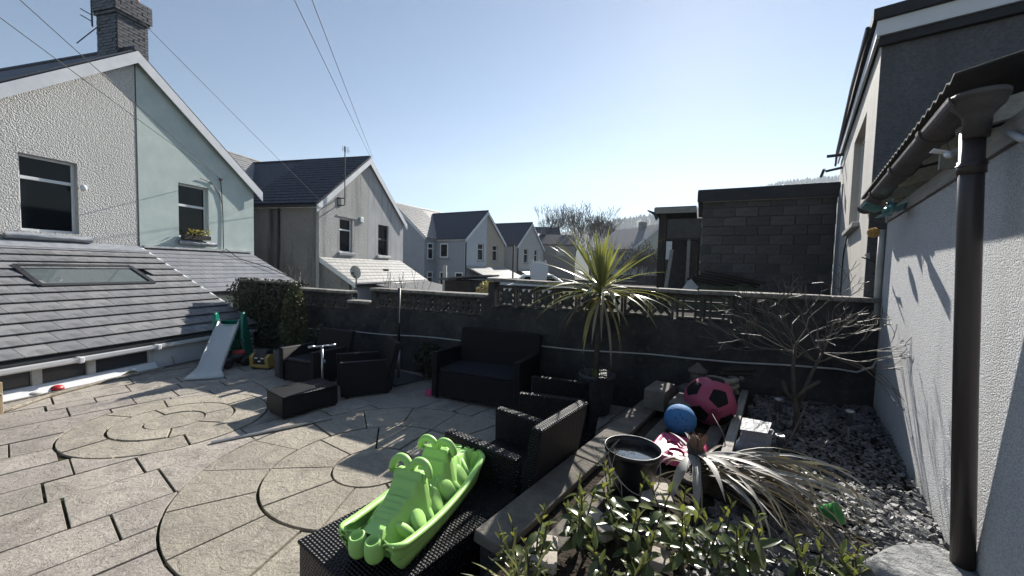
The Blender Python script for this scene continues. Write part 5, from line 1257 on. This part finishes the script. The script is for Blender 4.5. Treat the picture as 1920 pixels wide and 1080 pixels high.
for d in dirs:
    nb_ = sorted((q for q in dirs if q is not d), key=lambda q: d.angle(q))[:5]
    cor = []
    u = (nb_[0]-d*d.dot(nb_[0])).normalized(); v = d.cross(u)
    nb_.sort(key=lambda q: atan2(q.dot(v), q.dot(u)))
    for i in range(5):
        m1 = (nb_[i]+nb_[(i+1) % 5]+d).normalized(); cor.append((d*.40+m1*.60).normalized())
    pts = []; n6 = 6
    mbp = MB(); vs = []; fs = []
    for i in range(5):
        a, b = cor[i], cor[(i+1) % 5]; st = len(vs)
        for r_ in range(n6+1):
            for c_ in range(r_+1):
                p = d*(1-r_/n6)+(a*(1-(c_/r_ if r_ else 0))+b*(c_/r_ if r_ else 0))*(r_/n6); vs.append(squash(p.normalized(), 1.004))
        idx = lambda r_, c_, st=st: st+r_*(r_+1)//2+c_
        for r_ in range(n6):
            for c_ in range(r_+1):
                fs.append((idx(r_, c_), idx(r_+1, c_), idx(r_+1, c_+1)))
                if c_ < r_: fs.append((idx(r_, c_), idx(r_+1, c_+1), idx(r_, c_+1)))
    mbp.add(vs, fs); part(pbt, 'black_panel', mbp, M['ball_black'], smooth=True)
# worn lettering printed between two pentagons (not legible in the photograph)
pm_ = MB(); random.seed(2)
fd = Vector((w2(.32, -1, P_ANG).x, w2(.32, -1, P_ANG).y, -.18)).normalized(); fu = Vector((0, 0, 1)); fr_ = fd.cross(fu).normalized(); fu = fr_.cross(fd) * -1
for row in range(3):
    for k in range(5 if row < 2 else 3):
        cx_, cz_ = -.13+.085*k+.03*row, .10-.105*row
        for _ in range(3):
            o_ = (U(-.028, .028), U(-.03, .03)); w_, h_ = random.choice(((.055, .016), (.016, .06)))
            q = [(cx_+o_[0]-w_/2, cz_+o_[1]-h_/2), (cx_+o_[0]+w_/2, cz_+o_[1]-h_/2), (cx_+o_[0]+w_/2, cz_+o_[1]+h_/2), (cx_+o_[0]-w_/2, cz_+o_[1]+h_/2)]
            pm_.add([squash((fd-fr_*a+fu*b).normalized(), 1.006) for a, b in q], [(0, 1, 2, 3)])
part(pbt, 'print', pm_, M['ball_black'])
bf = MB().ell((0, 0, .142), (.145, .145, .142), 32, 20); o = solo('foam_ball', 'blue pitted foam ball between the concrete blocks and pink lid', 'ball', bf, M['blue_foam'], 0, (0, 0, 0), smooth=True); p = Pw(-.86, 3.86); o.location = (p.x, p.y, .455)

# ---- bucket of water
bk = thing_at('bucket', 'black builder\'s bucket full of water beside the kerb', 'bucket', Pw(-.895, 2.66), .452, 10)
bh = .30
part(bk, 'body', MB().lathe([(.135, 0), (.14, .01), (.176, bh-.05), (.178, bh-.045), (.184, bh-.045), (.184, bh-.03), (.192, bh-.03), (.197, bh-.008), (.194, bh), (.187, bh), (.176, bh-.03), (.170, bh-.07), (.168, bh-.09)], (0, 0, 0), 48, capt=False), M['bucket_black'], smooth=True)
part(bk, 'water', MB().lathe([(.170, bh-.055), (.10, bh-.0551), (.001, bh-.055)], (0, 0, 0), 40, capb=False), M['water'], smooth=True)
part(bk, 'rim', MB().lathe([(.194, bh-.004), (.198, bh+.001), (.196, bh+.006), (.190, bh+.006), (.186, bh+.001), (.190, bh-.004)], (0, 0, 0), 48, capb=False, capt=False), M['grey_frame'], smooth=True)
part(bk, 'handle', MB().tube([(.187*cos(a), -.187*sin(a)*1.02, bh-.04-.20*sin(a)) for a in [pi*k/20 for k in range(21)]], .004, 6), M['alu'], smooth=True)
for s in (-1, 1): part(bk, 'handle_lug', MB().obox((s*.188, 0, bh-.04), (.02, .03, .03)), M['bucket_black'], bevel=.005)

# ---- pink lid
ld = thing_at('sandpit_lid', 'pink plastic toy lid with moulded swirls, between bucket and plank', 'toy', Pw(-.765, 3.42), .475, -37+3)
def lf(i, j):
    nx2, ny2 = 30, 24; u = -1+2*i/nx2; v = -1+2*j/ny2; e = max(abs(u), abs(v)); cx2 = u*.215*(1-.06*v*v); cy2 = v*.27*(1-.06*u*u)
    z = .05 if e < .86 else .05*max(0, (1-e)/.14)**.5
    z += .012*(sin(6*u+3*v*v)*cos(5*v) > .55 and e < .7) - .014*(e < .80)
    return (cx2, cy2, z)
part(ld, 'lid', MB().grid(lf, 30, 24), M['pink_plastic'], smooth=True)
part(ld, 'moulded_swirl', MB().tube([(-.1+.02*k, .05+.06*sin(k*.7), .044) for k in range(11)], .010, 6).tube([(.0+.06*cos(k*.5), -.1+.06*sin(k*.5), .044) for k in range(10)], .009, 6), M['pink_plastic'], smooth=True)

# ---- plank, foil bag, solar lights, sticks
solo('timber_batten', 'long pale timber batten dividing slate chippings from the bricks', 'batten', MB().bar((-.50, 5.55, .53), (-.40, 3.02, .53), .075, .05, ), M['wood_greyy'], P_ANG, (-.45, 4.2, .5), bevel=.004)
solo('paving_brick', 'dark paver strip left of the timber batten', 'edging', MB().box(-.66, -.53, 3.0, 4.55, .44, .47), M['concrete_old'], P_ANG, (-.6, 3.8, .44), bevel=.008)
fb = thing_at('foil_bag', 'crumpled silver bag standing right of the timber batten', 'bag', Pw(-.27, 3.76), .46, -30)
def bag(i, j):
    n1, n2 = 20, 12; a = 2*pi*i/n1; t_ = j/n2; r_ = (.125-.015*t_)*(1 if t_ < .98 else .02); ex_ = 1/max(abs(cos(a)), abs(sin(a)))**.8
    p = Vector((r_*ex_*cos(a)*.95, r_*ex_*sin(a)*.75, .26*min(1, t_*1.05))); nn = mnoise.noise(p*9)*.022+mnoise.noise(p*22)*.010; p += Vector((cos(a), sin(a), .2))*nn; p.x += .05*t_*t_; return p
part(fb, 'bag', MB().grid(bag, 20, 12), M['foil'], smooth=False); part(fb, 'flap', MB().extr([(-.09, -.11, .25), (.10, -.12, .265), (.14, .09, .29), (-.07, .10, .285)], (0, 0, .008)), M['foil'])
part(fb, 'print', MB().obox((.02, -.125, .05), (.045, .012, .04)), M['black_plastic'])
def solar(label, x, y, h=.23, tilt=0):
    t = thing_at('solar_light', label, 'garden light', Pw(x, y), .45, 0)
    part(t, 'stake', MB().tube([(0, 0, 0), (0, 0, h*.55)], .008, 6), M['alu']); part(t, 'tube', MB().lathe([(.012, h*.5), (.024, h*.58), (.027, h*.9), (.027, h*.93)], (0, 0, 0), 14), M['glass_poly'], smooth=True)
    part(t, 'cap', MB().lathe([(.036, h*.93), (.040, h*.96), (.038, h), (.026, h+.004), (.025, h-.004), (.001, h-.004)], (0, 0, 0), 18, capt=False), M['alu'], smooth=True)
solar('squat clear solar light just right of the silver bag', -.08, 3.92, .20)
solar('tall solar stake light standing alone in the slate chippings near the white wall', .42, 4.75, .30)
solar('shaded solar stake light left of the cut tree trunk', -.13, 4.78, .28)
for lb, pts, r in (('thin bare cane leaning in front of the cut tree', [(-.06, 4.05, .46), (.03, 4.35, .62), (.10, 4.6, .80)], .010), ('slender dead twig sticking up left of the silver bag', [(-.42, 3.55, .50), (-.47, 3.70, .62), (-.58, 3.80, .74)], .005), ('forked dry twig lying across the chippings by the heap', [(.02, 3.70, .47), (.15, 3.92, .56), (.26, 4.12, .66)], .006)):
    solo('stick', lb, 'stick', MB().tube(pts, [r, r*.8, r*.5], 6), M['twig'], P_ANG, pts[0], smooth=True)

# ---- bare shrub tree
random.seed(19)
bt = thing('bare_shrub', 'leafless twisted shrub with pale glossy twigs growing from the slate chippings', 'shrub', P_ANG, (.02, 4.68, .45))
tk = MB().tube([(.02, 4.68, .42), (.03, 4.69, .62), (.0, 4.70, .78)], [.030, .026, .024], 8).tube([(.0, 4.70, .74), (-.07, 4.66, .84), (-.10, 4.62, .95)], [.018, .016, .014], 7).tube([(.0, 4.70, .76), (.08, 4.74, .88), (.19, 4.80, .97)], [.022, .019, .016], 7)
tk.tube([(.0, 4.70, .76), (-.03, 4.85, 1.05), (-.02, 4.95, 1.28)], [.02, .018, .015], 7).tube([(.03, 4.72, .70), (.12, 4.90, 1.0), (.20, 5.0, 1.22)], [.02, .017, .014], 7)
part(bt, 'trunk', tk, M['bark'], smooth=True)
cw_ = MB()
for (b, r0) in (((-.02, 4.95, 1.28), .011), ((.20, 5.0, 1.22), .012), ((.0, 4.90, 1.15), .009), ((.16, 4.95, 1.12), .009)):
    for k in range(4):
        az = U(0, 6.28); branches(cw_, b, (cos(az)*1.0, sin(az)*.55, U(.25, 1.1)), U(.26, .38), r0*.75, 4, .5, .08, .74, (1, 2, 2, 3), 5, .0024, .5)
for k in range(4): branches(cw_, (.20, 5.0, 1.22), (1, U(-.8, -.2), U(-.15, .15)), .34, .008, 3, .35, .0, .78, (2, 2), 5, .0026, .25)
for k in range(3): branches(cw_, (-.02, 4.95, 1.20), (-1, U(-.2, .2), U(-.05, .3)), .34, .008, 3, .4, .0, .78, (2, 2), 5, .0026, .3)
part(bt, 'branches', cw_, M['twig'], smooth=True)

# ---- slate chippings
random.seed(23); cp = MB()
def chip(mb, x, y, z, s):
    n = random.choice((4, 5, 5, 6)); a0 = U(0, 6.28); ex_ = U(.45, .95); th = s*U(.10, .22)
    rot_ = Matrix.Rotation(U(0, 6.28), 3, 'Z') @ Matrix.Rotation(random.gauss(0, .32), 3, 'X') @ Matrix.Rotation(random.gauss(0, .32), 3, 'Y'); c = Vector((x, y, z))
    rs = [s*.5*U(.72, 1.15) for _ in range(n)]
    lo = [c+rot_ @ Vector((rs[k]*cos(a0+2*pi*k/n), rs[k]*ex_*sin(a0+2*pi*k/n), -th/2)) for k in range(n)]; hi = [c+rot_ @ Vector((rs[k]*.9*cos(a0+2*pi*k/n), rs[k]*.9*ex_*sin(a0+2*pi*k/n), th/2)) for k in range(n)]
    mb.add(lo+hi, [tuple(range(n-1, -1, -1)), tuple(range(n, 2*n))]+[(k, (k+1) % n, n+(k+1) % n, n+k) for k in range(n)])
cnt = 0
while cnt < 9000:
    x = U(-.40, .74); y = 1.5+4.6*R()
    if y > 3.8 and R() < .35: continue
    s = U(.022, .055)*(1.35 if R() < .12 else 1)*(1.35 if y < 3.7 else 1); hh = .435+.02*R()+.05*max(0, mnoise.noise(Vector((x*1.5, y*1.5, 0))))+.05*max(0, (x-.45)/.3)
    if y < 2.6 and x < .1: hh -= .0
    chip(cp, x, y, hh, s); cnt += 1
solo('slate_chippings', 'loose dark slate chippings filling the bed along the white wall', 'gravel', cp, M['chip'], P_ANG, (.2, 3.5, .44), kind='stuff')

# ---- heap of dead leaves (fallen cordyline head)
hp_ = thing('dead_leaf_heap', 'tangled heap of grey-brown dead strap leaves on the slate chippings', 'dead leaves', P_ANG, (-.50, 2.98, .45))
HC = Vector((-.55, 3.02, .63)); random.seed(41)
part(hp_, 'stump', MB().tube([(-.45, 2.95, .46), (-.52, 3.0, .60), (-.57, 3.04, .74), (-.57, 3.05, .80)], [.06, .07, .055, .02], 12), M['bark'], smooth=True)
fbm = MB()
for k in range(70):
    a = U(0, 6.28); fbm.tube([HC+Vector((U(-.05, .05), U(-.05, .05), .03)), HC+Vector((.045*cos(a), .045*sin(a), .11)), HC+Vector((.05*cos(a)+U(-.02, .02), .05*sin(a), U(.15, .20)))], .0022, 3)
part(hp_, 'hollow_shade', MB().ell((-.22, 3.08, .50), (.34, .20, .10), 20, 10, Matrix.Rotation(.25, 3, 'Z')), M['soil'], smooth=True)  # dark ellipsoid put in for the shaded hollow under the leaves
part(hp_, 'fibres', fbm, M['terracotta'])
for i in range(150):
    az = random.gauss(.12, .55) if R() < .85 else U(-2.6, 3.4); el = U(-.05, .45) if R() < .6 else U(.3, .9); L = U(.5, 1.10)
    if abs(az) > 1.2: L *= .55
    if az > .35: el = min(el, .12); L *= .8
    b = HC+Vector((U(-.05, .10), U(-.10, .10), U(-.12, .03)))
    dcur = U(.4, 1.3) if el < .46 else U(1.3, 2.3); mt = 'dead_grey' if R() < .30 else 'dead_leaf'; w_ = U(.006, .011)*(1.7 if mt == 'dead_grey' and R() < .4 else 1)
    lf_ = strap(b, (cos(az), sin(az), el), L, w_, dcur, 10, .22, U(-2, 2), kink=random.choice((None, .45, .6, .75)))
    lf_.v = [(v[0], v[1], max(v[2], .470+.02*R())) for v in lf_.v]
    part(hp_, 'leaf', lf_, M[mt], smooth=True)
for az, L, el, dr, w_ in ((-.75, .60, .5, 1.15, .020), (-1.05, .55, .45, 1.3, .024), (-.35, .75, .45, 1.0, .016), (-1.75, .48, .15, 1.9, .032), (-1.35, .60, .1, 1.6, .028), (2.5, .30, .4, .6, .012), (2.1, .28, .6, .9, .010)):
    part(hp_, 'leaf', strap(HC+Vector((.0, -.02, .05)), (cos(az), sin(az), el), L, w_, dr, 14, .2, U(-.8, .8)), M['dead_grey'], smooth=True)
curl = MB(); pts = []
for i in range(15):
    a = -.4+i*.36; pts.append(HC+Vector((-.05+.062*cos(a+2.2), -.03+.01*i/4, .05+.062*sin(a+.9))))
vs = []
for p in pts: vs += [p+Vector((.012, -.022, 0)), p+Vector((-.012, .022, 0))]
curl.add(vs, [(2*i, 2*i+1, 2*i+3, 2*i+2) for i in range(14)]); part(hp_, 'curled_leaf', curl, M['dead_grey'], smooth=True)
gp = thing_at('plant_pot', 'fallen green plastic plant pot beside the dead leaves', 'plant pot', Pw(.21, 3.06), .50, 40)
Mx = Matrix.Rotation(radians(62), 3, 'X') @ Matrix.Rotation(.3, 3, 'Z')
part(gp, 'pot', MB().lathe([(.038, -.05), (.042, -.045), (.055, .04), (.060, .042), (.060, .055), (.054, .055), (.046, .0)], (0, 0, .03), 20, M=Mx, capt=False), M['green_pot'], smooth=True)
for lb, x, y, z, s, a in (('pale broken slab under the dead leaves beside the bucket', -.72, 2.62, .50, (.20, .26, .05), .4), ('pinkish stone slab among the leafy plants', -.90, 2.12, .48, (.24, .16, .05), -.3), ('pale flat stone below the leafy plants near the kerb', -1.02, 1.70, .49, (.14, .24, .05), .5), ('small pink stone on the soil between the plants', -.55, 2.05, .48, (.16, .12, .05), .2)):
    solo('stone_slab', lb, 'stone', MB().obox((x, y, z), s, (U(-.08, .08), U(-.08, .08), a)), M['stone_pale'], P_ANG, (x, y, z), bevel=.012)
# foreground boulder
rk = MB(); bmx = bmesh.new(); bmesh.ops.create_icosphere(bmx, subdivisions=4, radius=1)
for v in bmx.verts:
    d = v.co.normalized(); r_ = 1+.20*mnoise.noise(d*1.6+Vector((3, 1, 0)))+.09*mnoise.noise(d*4)+.035*mnoise.noise(d*11); q = d*r_
    q.z = min(q.z, .62+.06*mnoise.noise(d*5)); rk.v.append((q.x*.30, q.y*.19, q.z*.17))
rk.f = [tuple(v.index for v in f.verts) for f in bmx.faces]; bmx.free()
o = solo('boulder', 'flat topped grey rock at the foot of the downpipe', 'rock', rk, M['rock'], 0, (0, 0, 0), smooth=True); p = Pw(.58, 2.70); o.location = (p.x, p.y, .50); o.rotation_euler = (0, 0, radians(12))

# ---- leafy shrubs in the foreground
def leaf_mesh(L, w, fold, curl_, mat):
    mb = MB(); n = 6; vs = []
    for i in range(n+1):
        t_ = i/n; ww = w*(sin(pi*min(1, t_**.85*1.0))**.75 if 0 < t_ < 1 else .02)*(1 if t_ < .75 else 1-.3*(t_-.75)); y = L*t_; z = -curl_*t_*t_*L
        vs += [(-ww, y, z+ww*fold), (0, y, z), (ww, y, z+ww*fold)]
    mb.add(vs, [(3*i+a, 3*i+a+1, 3*i+a+4, 3*i+a+3) for i in range(n) for a in (0, 1)]); return matmesh(mb, 'leaf', mat, True)
LV = [leaf_mesh(.105, .021, .30, .25, M['shrub_leaf']), leaf_mesh(.095, .023, .25, .55, M['shrub_leaf']), leaf_mesh(.115, .020, .4, .12, M['shrub_leaf'])]
LY = [leaf_mesh(.055, .009, .5, .1, M['shrub_young']), leaf_mesh(.07, .011, .45, .0, M['shrub_young'])]
LO = leaf_mesh(.085, .018, .2, .4, M['cordy_old'])
LN = [leaf_mesh(.26, .008, .4, .35, M['cordy'])]
def shrub(label, x, y, stems, h, seed, spread=.16, group=None):
    random.seed(seed); t = thing('leafy_shrub', label, 'shrub', P_ANG, (x, y, BED), group); stm = MB()
    for k in range(stems):
        a = U(0, 6.28); r_ = spread*sqrt(R()); H_ = h*U(.68, 1.08); b = Vector((x+r_*cos(a)*.5, y+r_*sin(a)*.5, BED-.02)); tip = Vector((x+r_*cos(a)*1.3, y+r_*sin(a)*1.3, BED+H_)); mid = (b+tip)/2+Vector((U(-.03, .03), U(-.03, .03), 0))
        stm.tube([b, mid, tip], [.006, .005, .003], 5); nl = int(11*H_/.42)+3
        for i in range(nl):
            t_ = .30+.70*(i/nl); p = b.lerp(mid, t_*2) if t_ < .5 else mid.lerp(tip, t_*2-1); az = i*2.4+U(-.4, .4); yng = i > nl-5
            pitch = U(.75, 1.15) if yng else U(-.45, .45)
            me = random.choice(LY) if yng else (LO if R() < .02 else random.choice(LV))
            s_ = U(.75, 1.2)
            piece(t, 'leaf', me, p, (pitch, U(-.35, .35), az), (s_, s_, s_))
    part(t, 'stem', stm, M['bark']); return t
shrub('foreground leafy shrub in the bottom corner beside the black table and kerb end', -1.02, 1.55, 5, .26, 3, .16)
shrub('foreground leafy shrub growing in front of the pale flat stone by the kerb', -.88, 1.92, 6, .36, 4, .15)
shrub('tallest foreground leafy shrub directly below the bucket', -.66, 2.02, 7, .42, 5, .17)
shrub('foreground leafy shrub with upright shoots left of the fallen grey strap leaf', -.42, 2.12, 7, .40, 6, .16)
shrub('leafy shrub under the dead leaf heap with yellowing leaves', -.20, 2.20, 6, .38, 7, .15)
shrub('low leafy shrub at the bottom edge below the fallen green pot', .12, 2.42, 5, .24, 8, .16)
shrub('small leafy shrub left of the grey rock', .30, 2.52, 4, .20, 9, .10)
shrub('leafy shrub at the very bottom edge in the middle of the row', -.62, 1.72, 6, .30, 10, .15)
gt_ = thing('grassy_tuft', 'tuft of narrow upright green blades at the bottom left of the bed', 'plant', P_ANG, (-1.0, 1.42, BED)); random.seed(8)
for i in range(34): piece(gt_, 'blade', LN[0], (-1.0+U(-.09, .09), 1.45+U(-.07, .07), BED), (U(.9, 1.4), 0, U(0, 6.28)), (1, U(.6, 1.0), 1))
sg = thing('dried_sprig', 'grey feathery dried sprig between the bucket and shrubs', 'plant', P_ANG, (-.82, 2.30, BED)); tw = MB(); random.seed(12)
branches(tw, (-.82, 2.30, BED), (0, 0, 1), .22, .003, 4, .5, .1, .7, (2, 3), 4, .0016); part(sg, 'twigs', tw, M['dead_grey'])

# ================================================================== ORNAMENTS, CABLES, BITS BEYOND THE WALL
fo = thing('flying_ornament', 'teal metal winged ornament hanging under the brown gutter end', 'ornament', P_ANG, (.60, 5.0, 2.62))
part(fo, 'body', MB().ell((.60, 4.95, 2.62), (.045, .11, .035), 12, 8).ell((.60, 4.82, 2.64), (.035, .04, .035), 10, 6), M['teal'], smooth=True)
for s in (-1, 1):
    part(fo, 'wing', MB().extr([(.60, 4.98, 2.64), (.60+s*.16, 4.90, 2.70), (.60+s*.19, 5.02, 2.66), (.60+s*.08, 5.08, 2.62)], (0, 0, .006)), M['teal'])
part(fo, 'tail', MB().extr([(.60, 5.04, 2.62), (.54, 5.20, 2.58), (.66, 5.20, 2.60)], (0, 0, .006)), M['teal'])
part(fo, 'spike', MB().tube([(.60, 4.9, 2.65), (.58, 4.9, 2.72)], .005, 4).tube([(.62, 4.95, 2.65), (.63, 4.95, 2.73)], .005, 4).tube([(.60, 5.0, 2.65), (.60, 5.0, 2.72)], .005, 4).tube([(.60, 4.95, 2.6), (.60, 4.95, 2.5)], .004, 4), M['teal'])
part(fo, 'eye', MB().ell((.575, 4.80, 2.66), (.014, .014, .014), 8, 6).ell((.625, 4.80, 2.66), (.014, .014, .014), 8, 6), M['black_plastic'], smooth=True)
part(fo, 'hanging_wire', MB().tube([(.60, 4.95, 2.65), (.55, 4.95, 2.78)], .002, 4), M['wire'])
yf = MB()
for i in range(46):
    a = i*2.4; z_ = -1+2*(i+.5)/46; r_ = sqrt(1-z_*z_); d = Vector((r_*cos(a), r_*sin(a), z_)); c = Vector((.56, 5.42, 2.46)); yf.obox(c+d*.038, (.014, .014, .028), M=d.to_track_quat('Z', 'Y').to_matrix())
yf.ell((.56, 5.42, 2.46), (.034, .034, .034), 10, 8); solo('flower_ornament', 'round yellow flower ornament hanging below the teal ornament', 'ornament', yf, M['yellow_flower'], P_ANG, (.56, 5.42, 2.46))
hb_ = thing('bird_ornament', 'small white hummingbird ornament under the eaves beside the downpipe', 'ornament', P_ANG, (.58, 3.02, 2.66))
part(hb_, 'body', MB().ell((.58, 3.02, 2.655), (.018, .045, .018), 10, 6, Matrix.Rotation(.4, 3, 'X')), M['white_plastic'], smooth=True)
for s in (-1, 1): part(hb_, 'wing', MB().extr([(.58, 3.0, 2.665), (.58+s*.05, 3.05, 2.70), (.58+s*.06, 3.09, 2.69), (.58, 3.04, 2.66)], (0, 0, .004)), M['white_plastic'])
part(hb_, 'hanging_wire', MB().tube([(.58, 3.02, 2.67), (.56, 3.02, 2.80)], .0015, 4), M['wire'])
db = thing('bird_ornament', 'small dark dragonfly ornament on the white corner pipe above the wall', 'ornament', P_ANG, (.60, 6.0, 2.2))
part(db, 'body', MB().tube([(.64, 5.95, 2.18), (.52, 5.80, 2.22)], [.012, .006], 6), M['black_metal'])
for s in (-1, 1): part(db, 'wing', MB().extr([(.60, 5.92, 2.19), (.58, 5.88+s*.08, 2.27), (.55, 5.85+s*.08, 2.25)], (0, 0, .004)), M['dirty_white'])

def wire_obj(label, a, b, sag, r=.008):
    a, b = Vector(a), Vector(b); pts = [a.lerp(b, i/16)-Vector((0, 0, sag*4*(i/16)*(1-i/16))) for i in range(17)]
    o = solo('overhead_wire', label, 'wire', MB().tube(pts, r, 5), M['wire'], 0, tuple(a), smooth=True)
wire_obj('telephone wire running from the top left sky to the green house wall', (-6.10,4.50,5.28), (-8.96, 11.87, 4.47), 0.02, .006)
wire_obj('lower telephone wire entering at the left edge and ending on the green house wall', (-6.34,4.50,5.01), (-8.96, 11.87, 4.47), 0.02, .006)
wire_obj('telephone wire passing behind the chimney down to the second house eaves', (-7.65,7.00,7.15), (-7.84, 15.73, 4.5), 0.02, .006)
wire_obj('left one of two steep wires meeting at the apex of the second house', (-2.63,4.00,5.37), (-7.0, 18.92, 7.15), 0.02, .006)
wire_obj('right one of two steep wires meeting at the apex of the second house', (-2.38,4.00,5.38), (-6.95, 19.11, 7.15), 0.02, .006)
dish = thing('satellite_dish', 'grey satellite dish on a short pole in front of the pale lean-to', 'satellite dish', 0, (-3.75, 9.2, .4))
dc = Vector((-3.75, 9.2, 1.80))
Md = Matrix.Rotation(radians(-80), 3, 'X'); Md = Matrix.Rotation(radians(-20), 3, 'Z') @ Matrix.Rotation(radians(100), 3, 'X')
part(dish, 'reflector', MB().lathe([(.01, -.03), (.10, -.018), (.155, .0), (.16, .006), (.15, .005), (.10, -.008), (.01, -.02)], dc, 28, M=Md), M['dirty_white'], smooth=True)
part(dish, 'feed_arm', MB().bar(dc+Vector((0, -.03, -.13)), dc+Vector((.03, -.22, -.03)), .015, .015).obox(dc+Vector((.03, -.23, -.02)), (.06, .05, .04)), M['black_metal'])
part(dish, 'pole', MB().tube([(-3.75, 9.24, .2), (-3.75, 9.24, 1.72)], .018, 8), M['asbestos']); part(dish, 'bracket', MB().box(-3.80, -3.68, 9.14, 9.24, 1.20, 1.32), M['black_metal'])
solo('concrete_post', 'pale concrete fence post right of the tiled lean-to', 'post', MB().box(-3.34, -3.16, 18.4, 18.58, -1.5, 2.02), M['render_pale'], 0, (-3.25, 18.5, -1.5), bevel=.02)
solo('telegraph_pole', 'thin dark pole in front of the third and fourth houses', 'pole', MB().tube([(.02, 22, -1.5), (.03, 22, 3.35)], .05, 8), M['wood_dark'], 0, (0, 22, -1.5), smooth=True)
gs = thing('garden_shed', 'low brown shed with a sloping felt roof beyond the wall left of the palm', 'shed', F_ANG, w2p((-1.75, 14.2), F_ANG)+(-1.5,))
sx, sy = w2p((-1.75, 14.2), F_ANG)
part(gs, 'wall', MB().box(sx-.45, sx+.65, sy-.6, sy+.9, -1.5, 1.50), M['dark_wood']); part(gs, 'door', MB().box(sx+.651, sx+.67, sy-.35, sy+.2, .2, 1.36), M['black_metal'])
q = MB(); roof_slab(q, (sx-.6, sy-.75, 1.50), (0, 1.8, 0), (1.45, 0, .16), .06); part(gs, 'roof', q, M['asbestos'])
ws = thing('bright_shrub', 'pale flowering shrub poking above the wall beside the brown shed', 'shrub', W_ANG, (-3.45, 6.6, 0))
fm = MB(); leafcloud(fm, 500, (-3.42, 6.55, 1.55), (.22, .25, .20), .055, None, 6); part(ws, 'foliage', fm, M['cordy_old']); part(ws, 'stem', MB().tube([(-3.42, 6.55, -1.5), (-3.42, 6.55, 1.5)], .02, 5), M['bark'])
random.seed(88); bts = thing('bare_shrub', 'thin bare twigs rising behind the low gap in the wall', 'shrub', W_ANG, (-6.0, 6.8, -1.5)); tw = MB()
for k in range(9): branches(tw, (-6.3+.12*k, 6.9+U(-.2, .4), .6), (U(-.25, .25), 0, 1), .42, .008, 3, .3, .2, .8, (1, 2), 4, .004, .15)
part(bts, 'twigs', tw, M['far_twig']); part(bts, 'trunk', MB().tube([(-6.0, 6.9, -1.5), (-6.0, 6.9, .7)], .03, 5), M['far_twig'])
hd = MB(); leafcloud(hd, 1500, (-6.1, 6.9, .80), (.8, .35, .42), .06, None, 16); solo('low_hedge', 'dark low hedge seen through the gap in the wall', 'hedge', hd, M['ivy'], W_ANG, (-6.1, 6.9, .4))
# plastic chair, covered car
wc = thing('plastic_chair', 'white plastic garden chair with rounded back standing beyond the wall', 'chair', 0, (.62, 9.2, 1.30))
bk_ = [(.62-.17, 1.68), (.62-.215, 1.90), (.62-.22, 2.08), (.62-.15, 2.17), (.62, 2.15), (.62+.15, 2.17), (.62+.22, 2.08), (.62+.215, 1.90), (.62+.17, 1.68)]
part(wc, 'backrest', MB().extr([(a, 9.0, b) for a, b in bk_], (0, .035, 0)), M['white_plastic'], bevel=.012); part(wc, 'seat', MB().box(.40, .84, 9.04, 9.48, 1.66, 1.69), M['white_plastic'], bevel=.01)
for a in (.43, .81):
    for b in (9.07, 9.45): part(wc, 'leg', MB().bar((a, b, 1.30), (a, b, 1.66), .035, .035), M['white_plastic'])
for a in (.47, .62, .77): part(wc, 'finial', MB().ell((a, 9.017, 2.175), (.016, .016, .028), 8, 6), M['white_plastic'], smooth=True)
struct('lane', MB().box(-6, 9, 17, 24, -1.5, .28), M['asbestos'], 0)
pc = thing('parked_car', 'white car parked beyond the white plastic chair', 'car', 0, (1.1, 20, .28))
part(pc, 'body', MB().extr([(-.6, 19.2, .45), (-.6, 19.2, .95), (.0, 19.2, 1.20), (.55, 19.2, 1.66), (2.0, 19.2, 1.72), (2.65, 19.2, 1.30), (3.1, 19.2, 1.15), (3.15, 19.2, .5)], (0, 1.6, 0)), M['white_paint'], bevel=.08, seg=3)
part(pc, 'window', MB().extr([(.30, 19.195, 1.24), (.68, 19.195, 1.58), (1.25, 19.195, 1.62), (1.25, 19.195, 1.24)], (0, .01, 0)), M['glass']); part(pc, 'window', MB().extr([(1.33, 19.195, 1.24), (1.33, 19.195, 1.62), (1.95, 19.195, 1.62), (2.4, 19.195, 1.28)], (0, .01, 0)), M['glass'])
for x_ in (.1, 2.4): part(pc, 'wheel', MB().lathe([(.2, -.09), (.31, -.09), (.32, 0), (.31, .09), (.2, .09)], (x_, 19.28, .60), 18, M=Matrix.Rotation(pi/2, 3, 'X')), M['black_plastic'], smooth=True)
# ================================================================== HAZE
hz = bpy.data.materials.new('haze'); hz.use_nodes = True; ht_ = hz.node_tree; ht_.nodes.clear()
pv = ht_.nodes.new('ShaderNodeVolumePrincipled'); pv.inputs['Color'].default_value = (.80, .89, 1, 1); pv.inputs['Density'].default_value = .00028; pv.inputs['Anisotropy'].default_value = .35
oo = ht_.nodes.new('ShaderNodeOutputMaterial'); ht_.links.new(pv.outputs[0], oo.inputs['Volume'])
solo('haze', None, None, MB().box(-1200, 1400, -400, 1300, -3, 300), hz, 0, (0, 0, 0), kind='stuff')
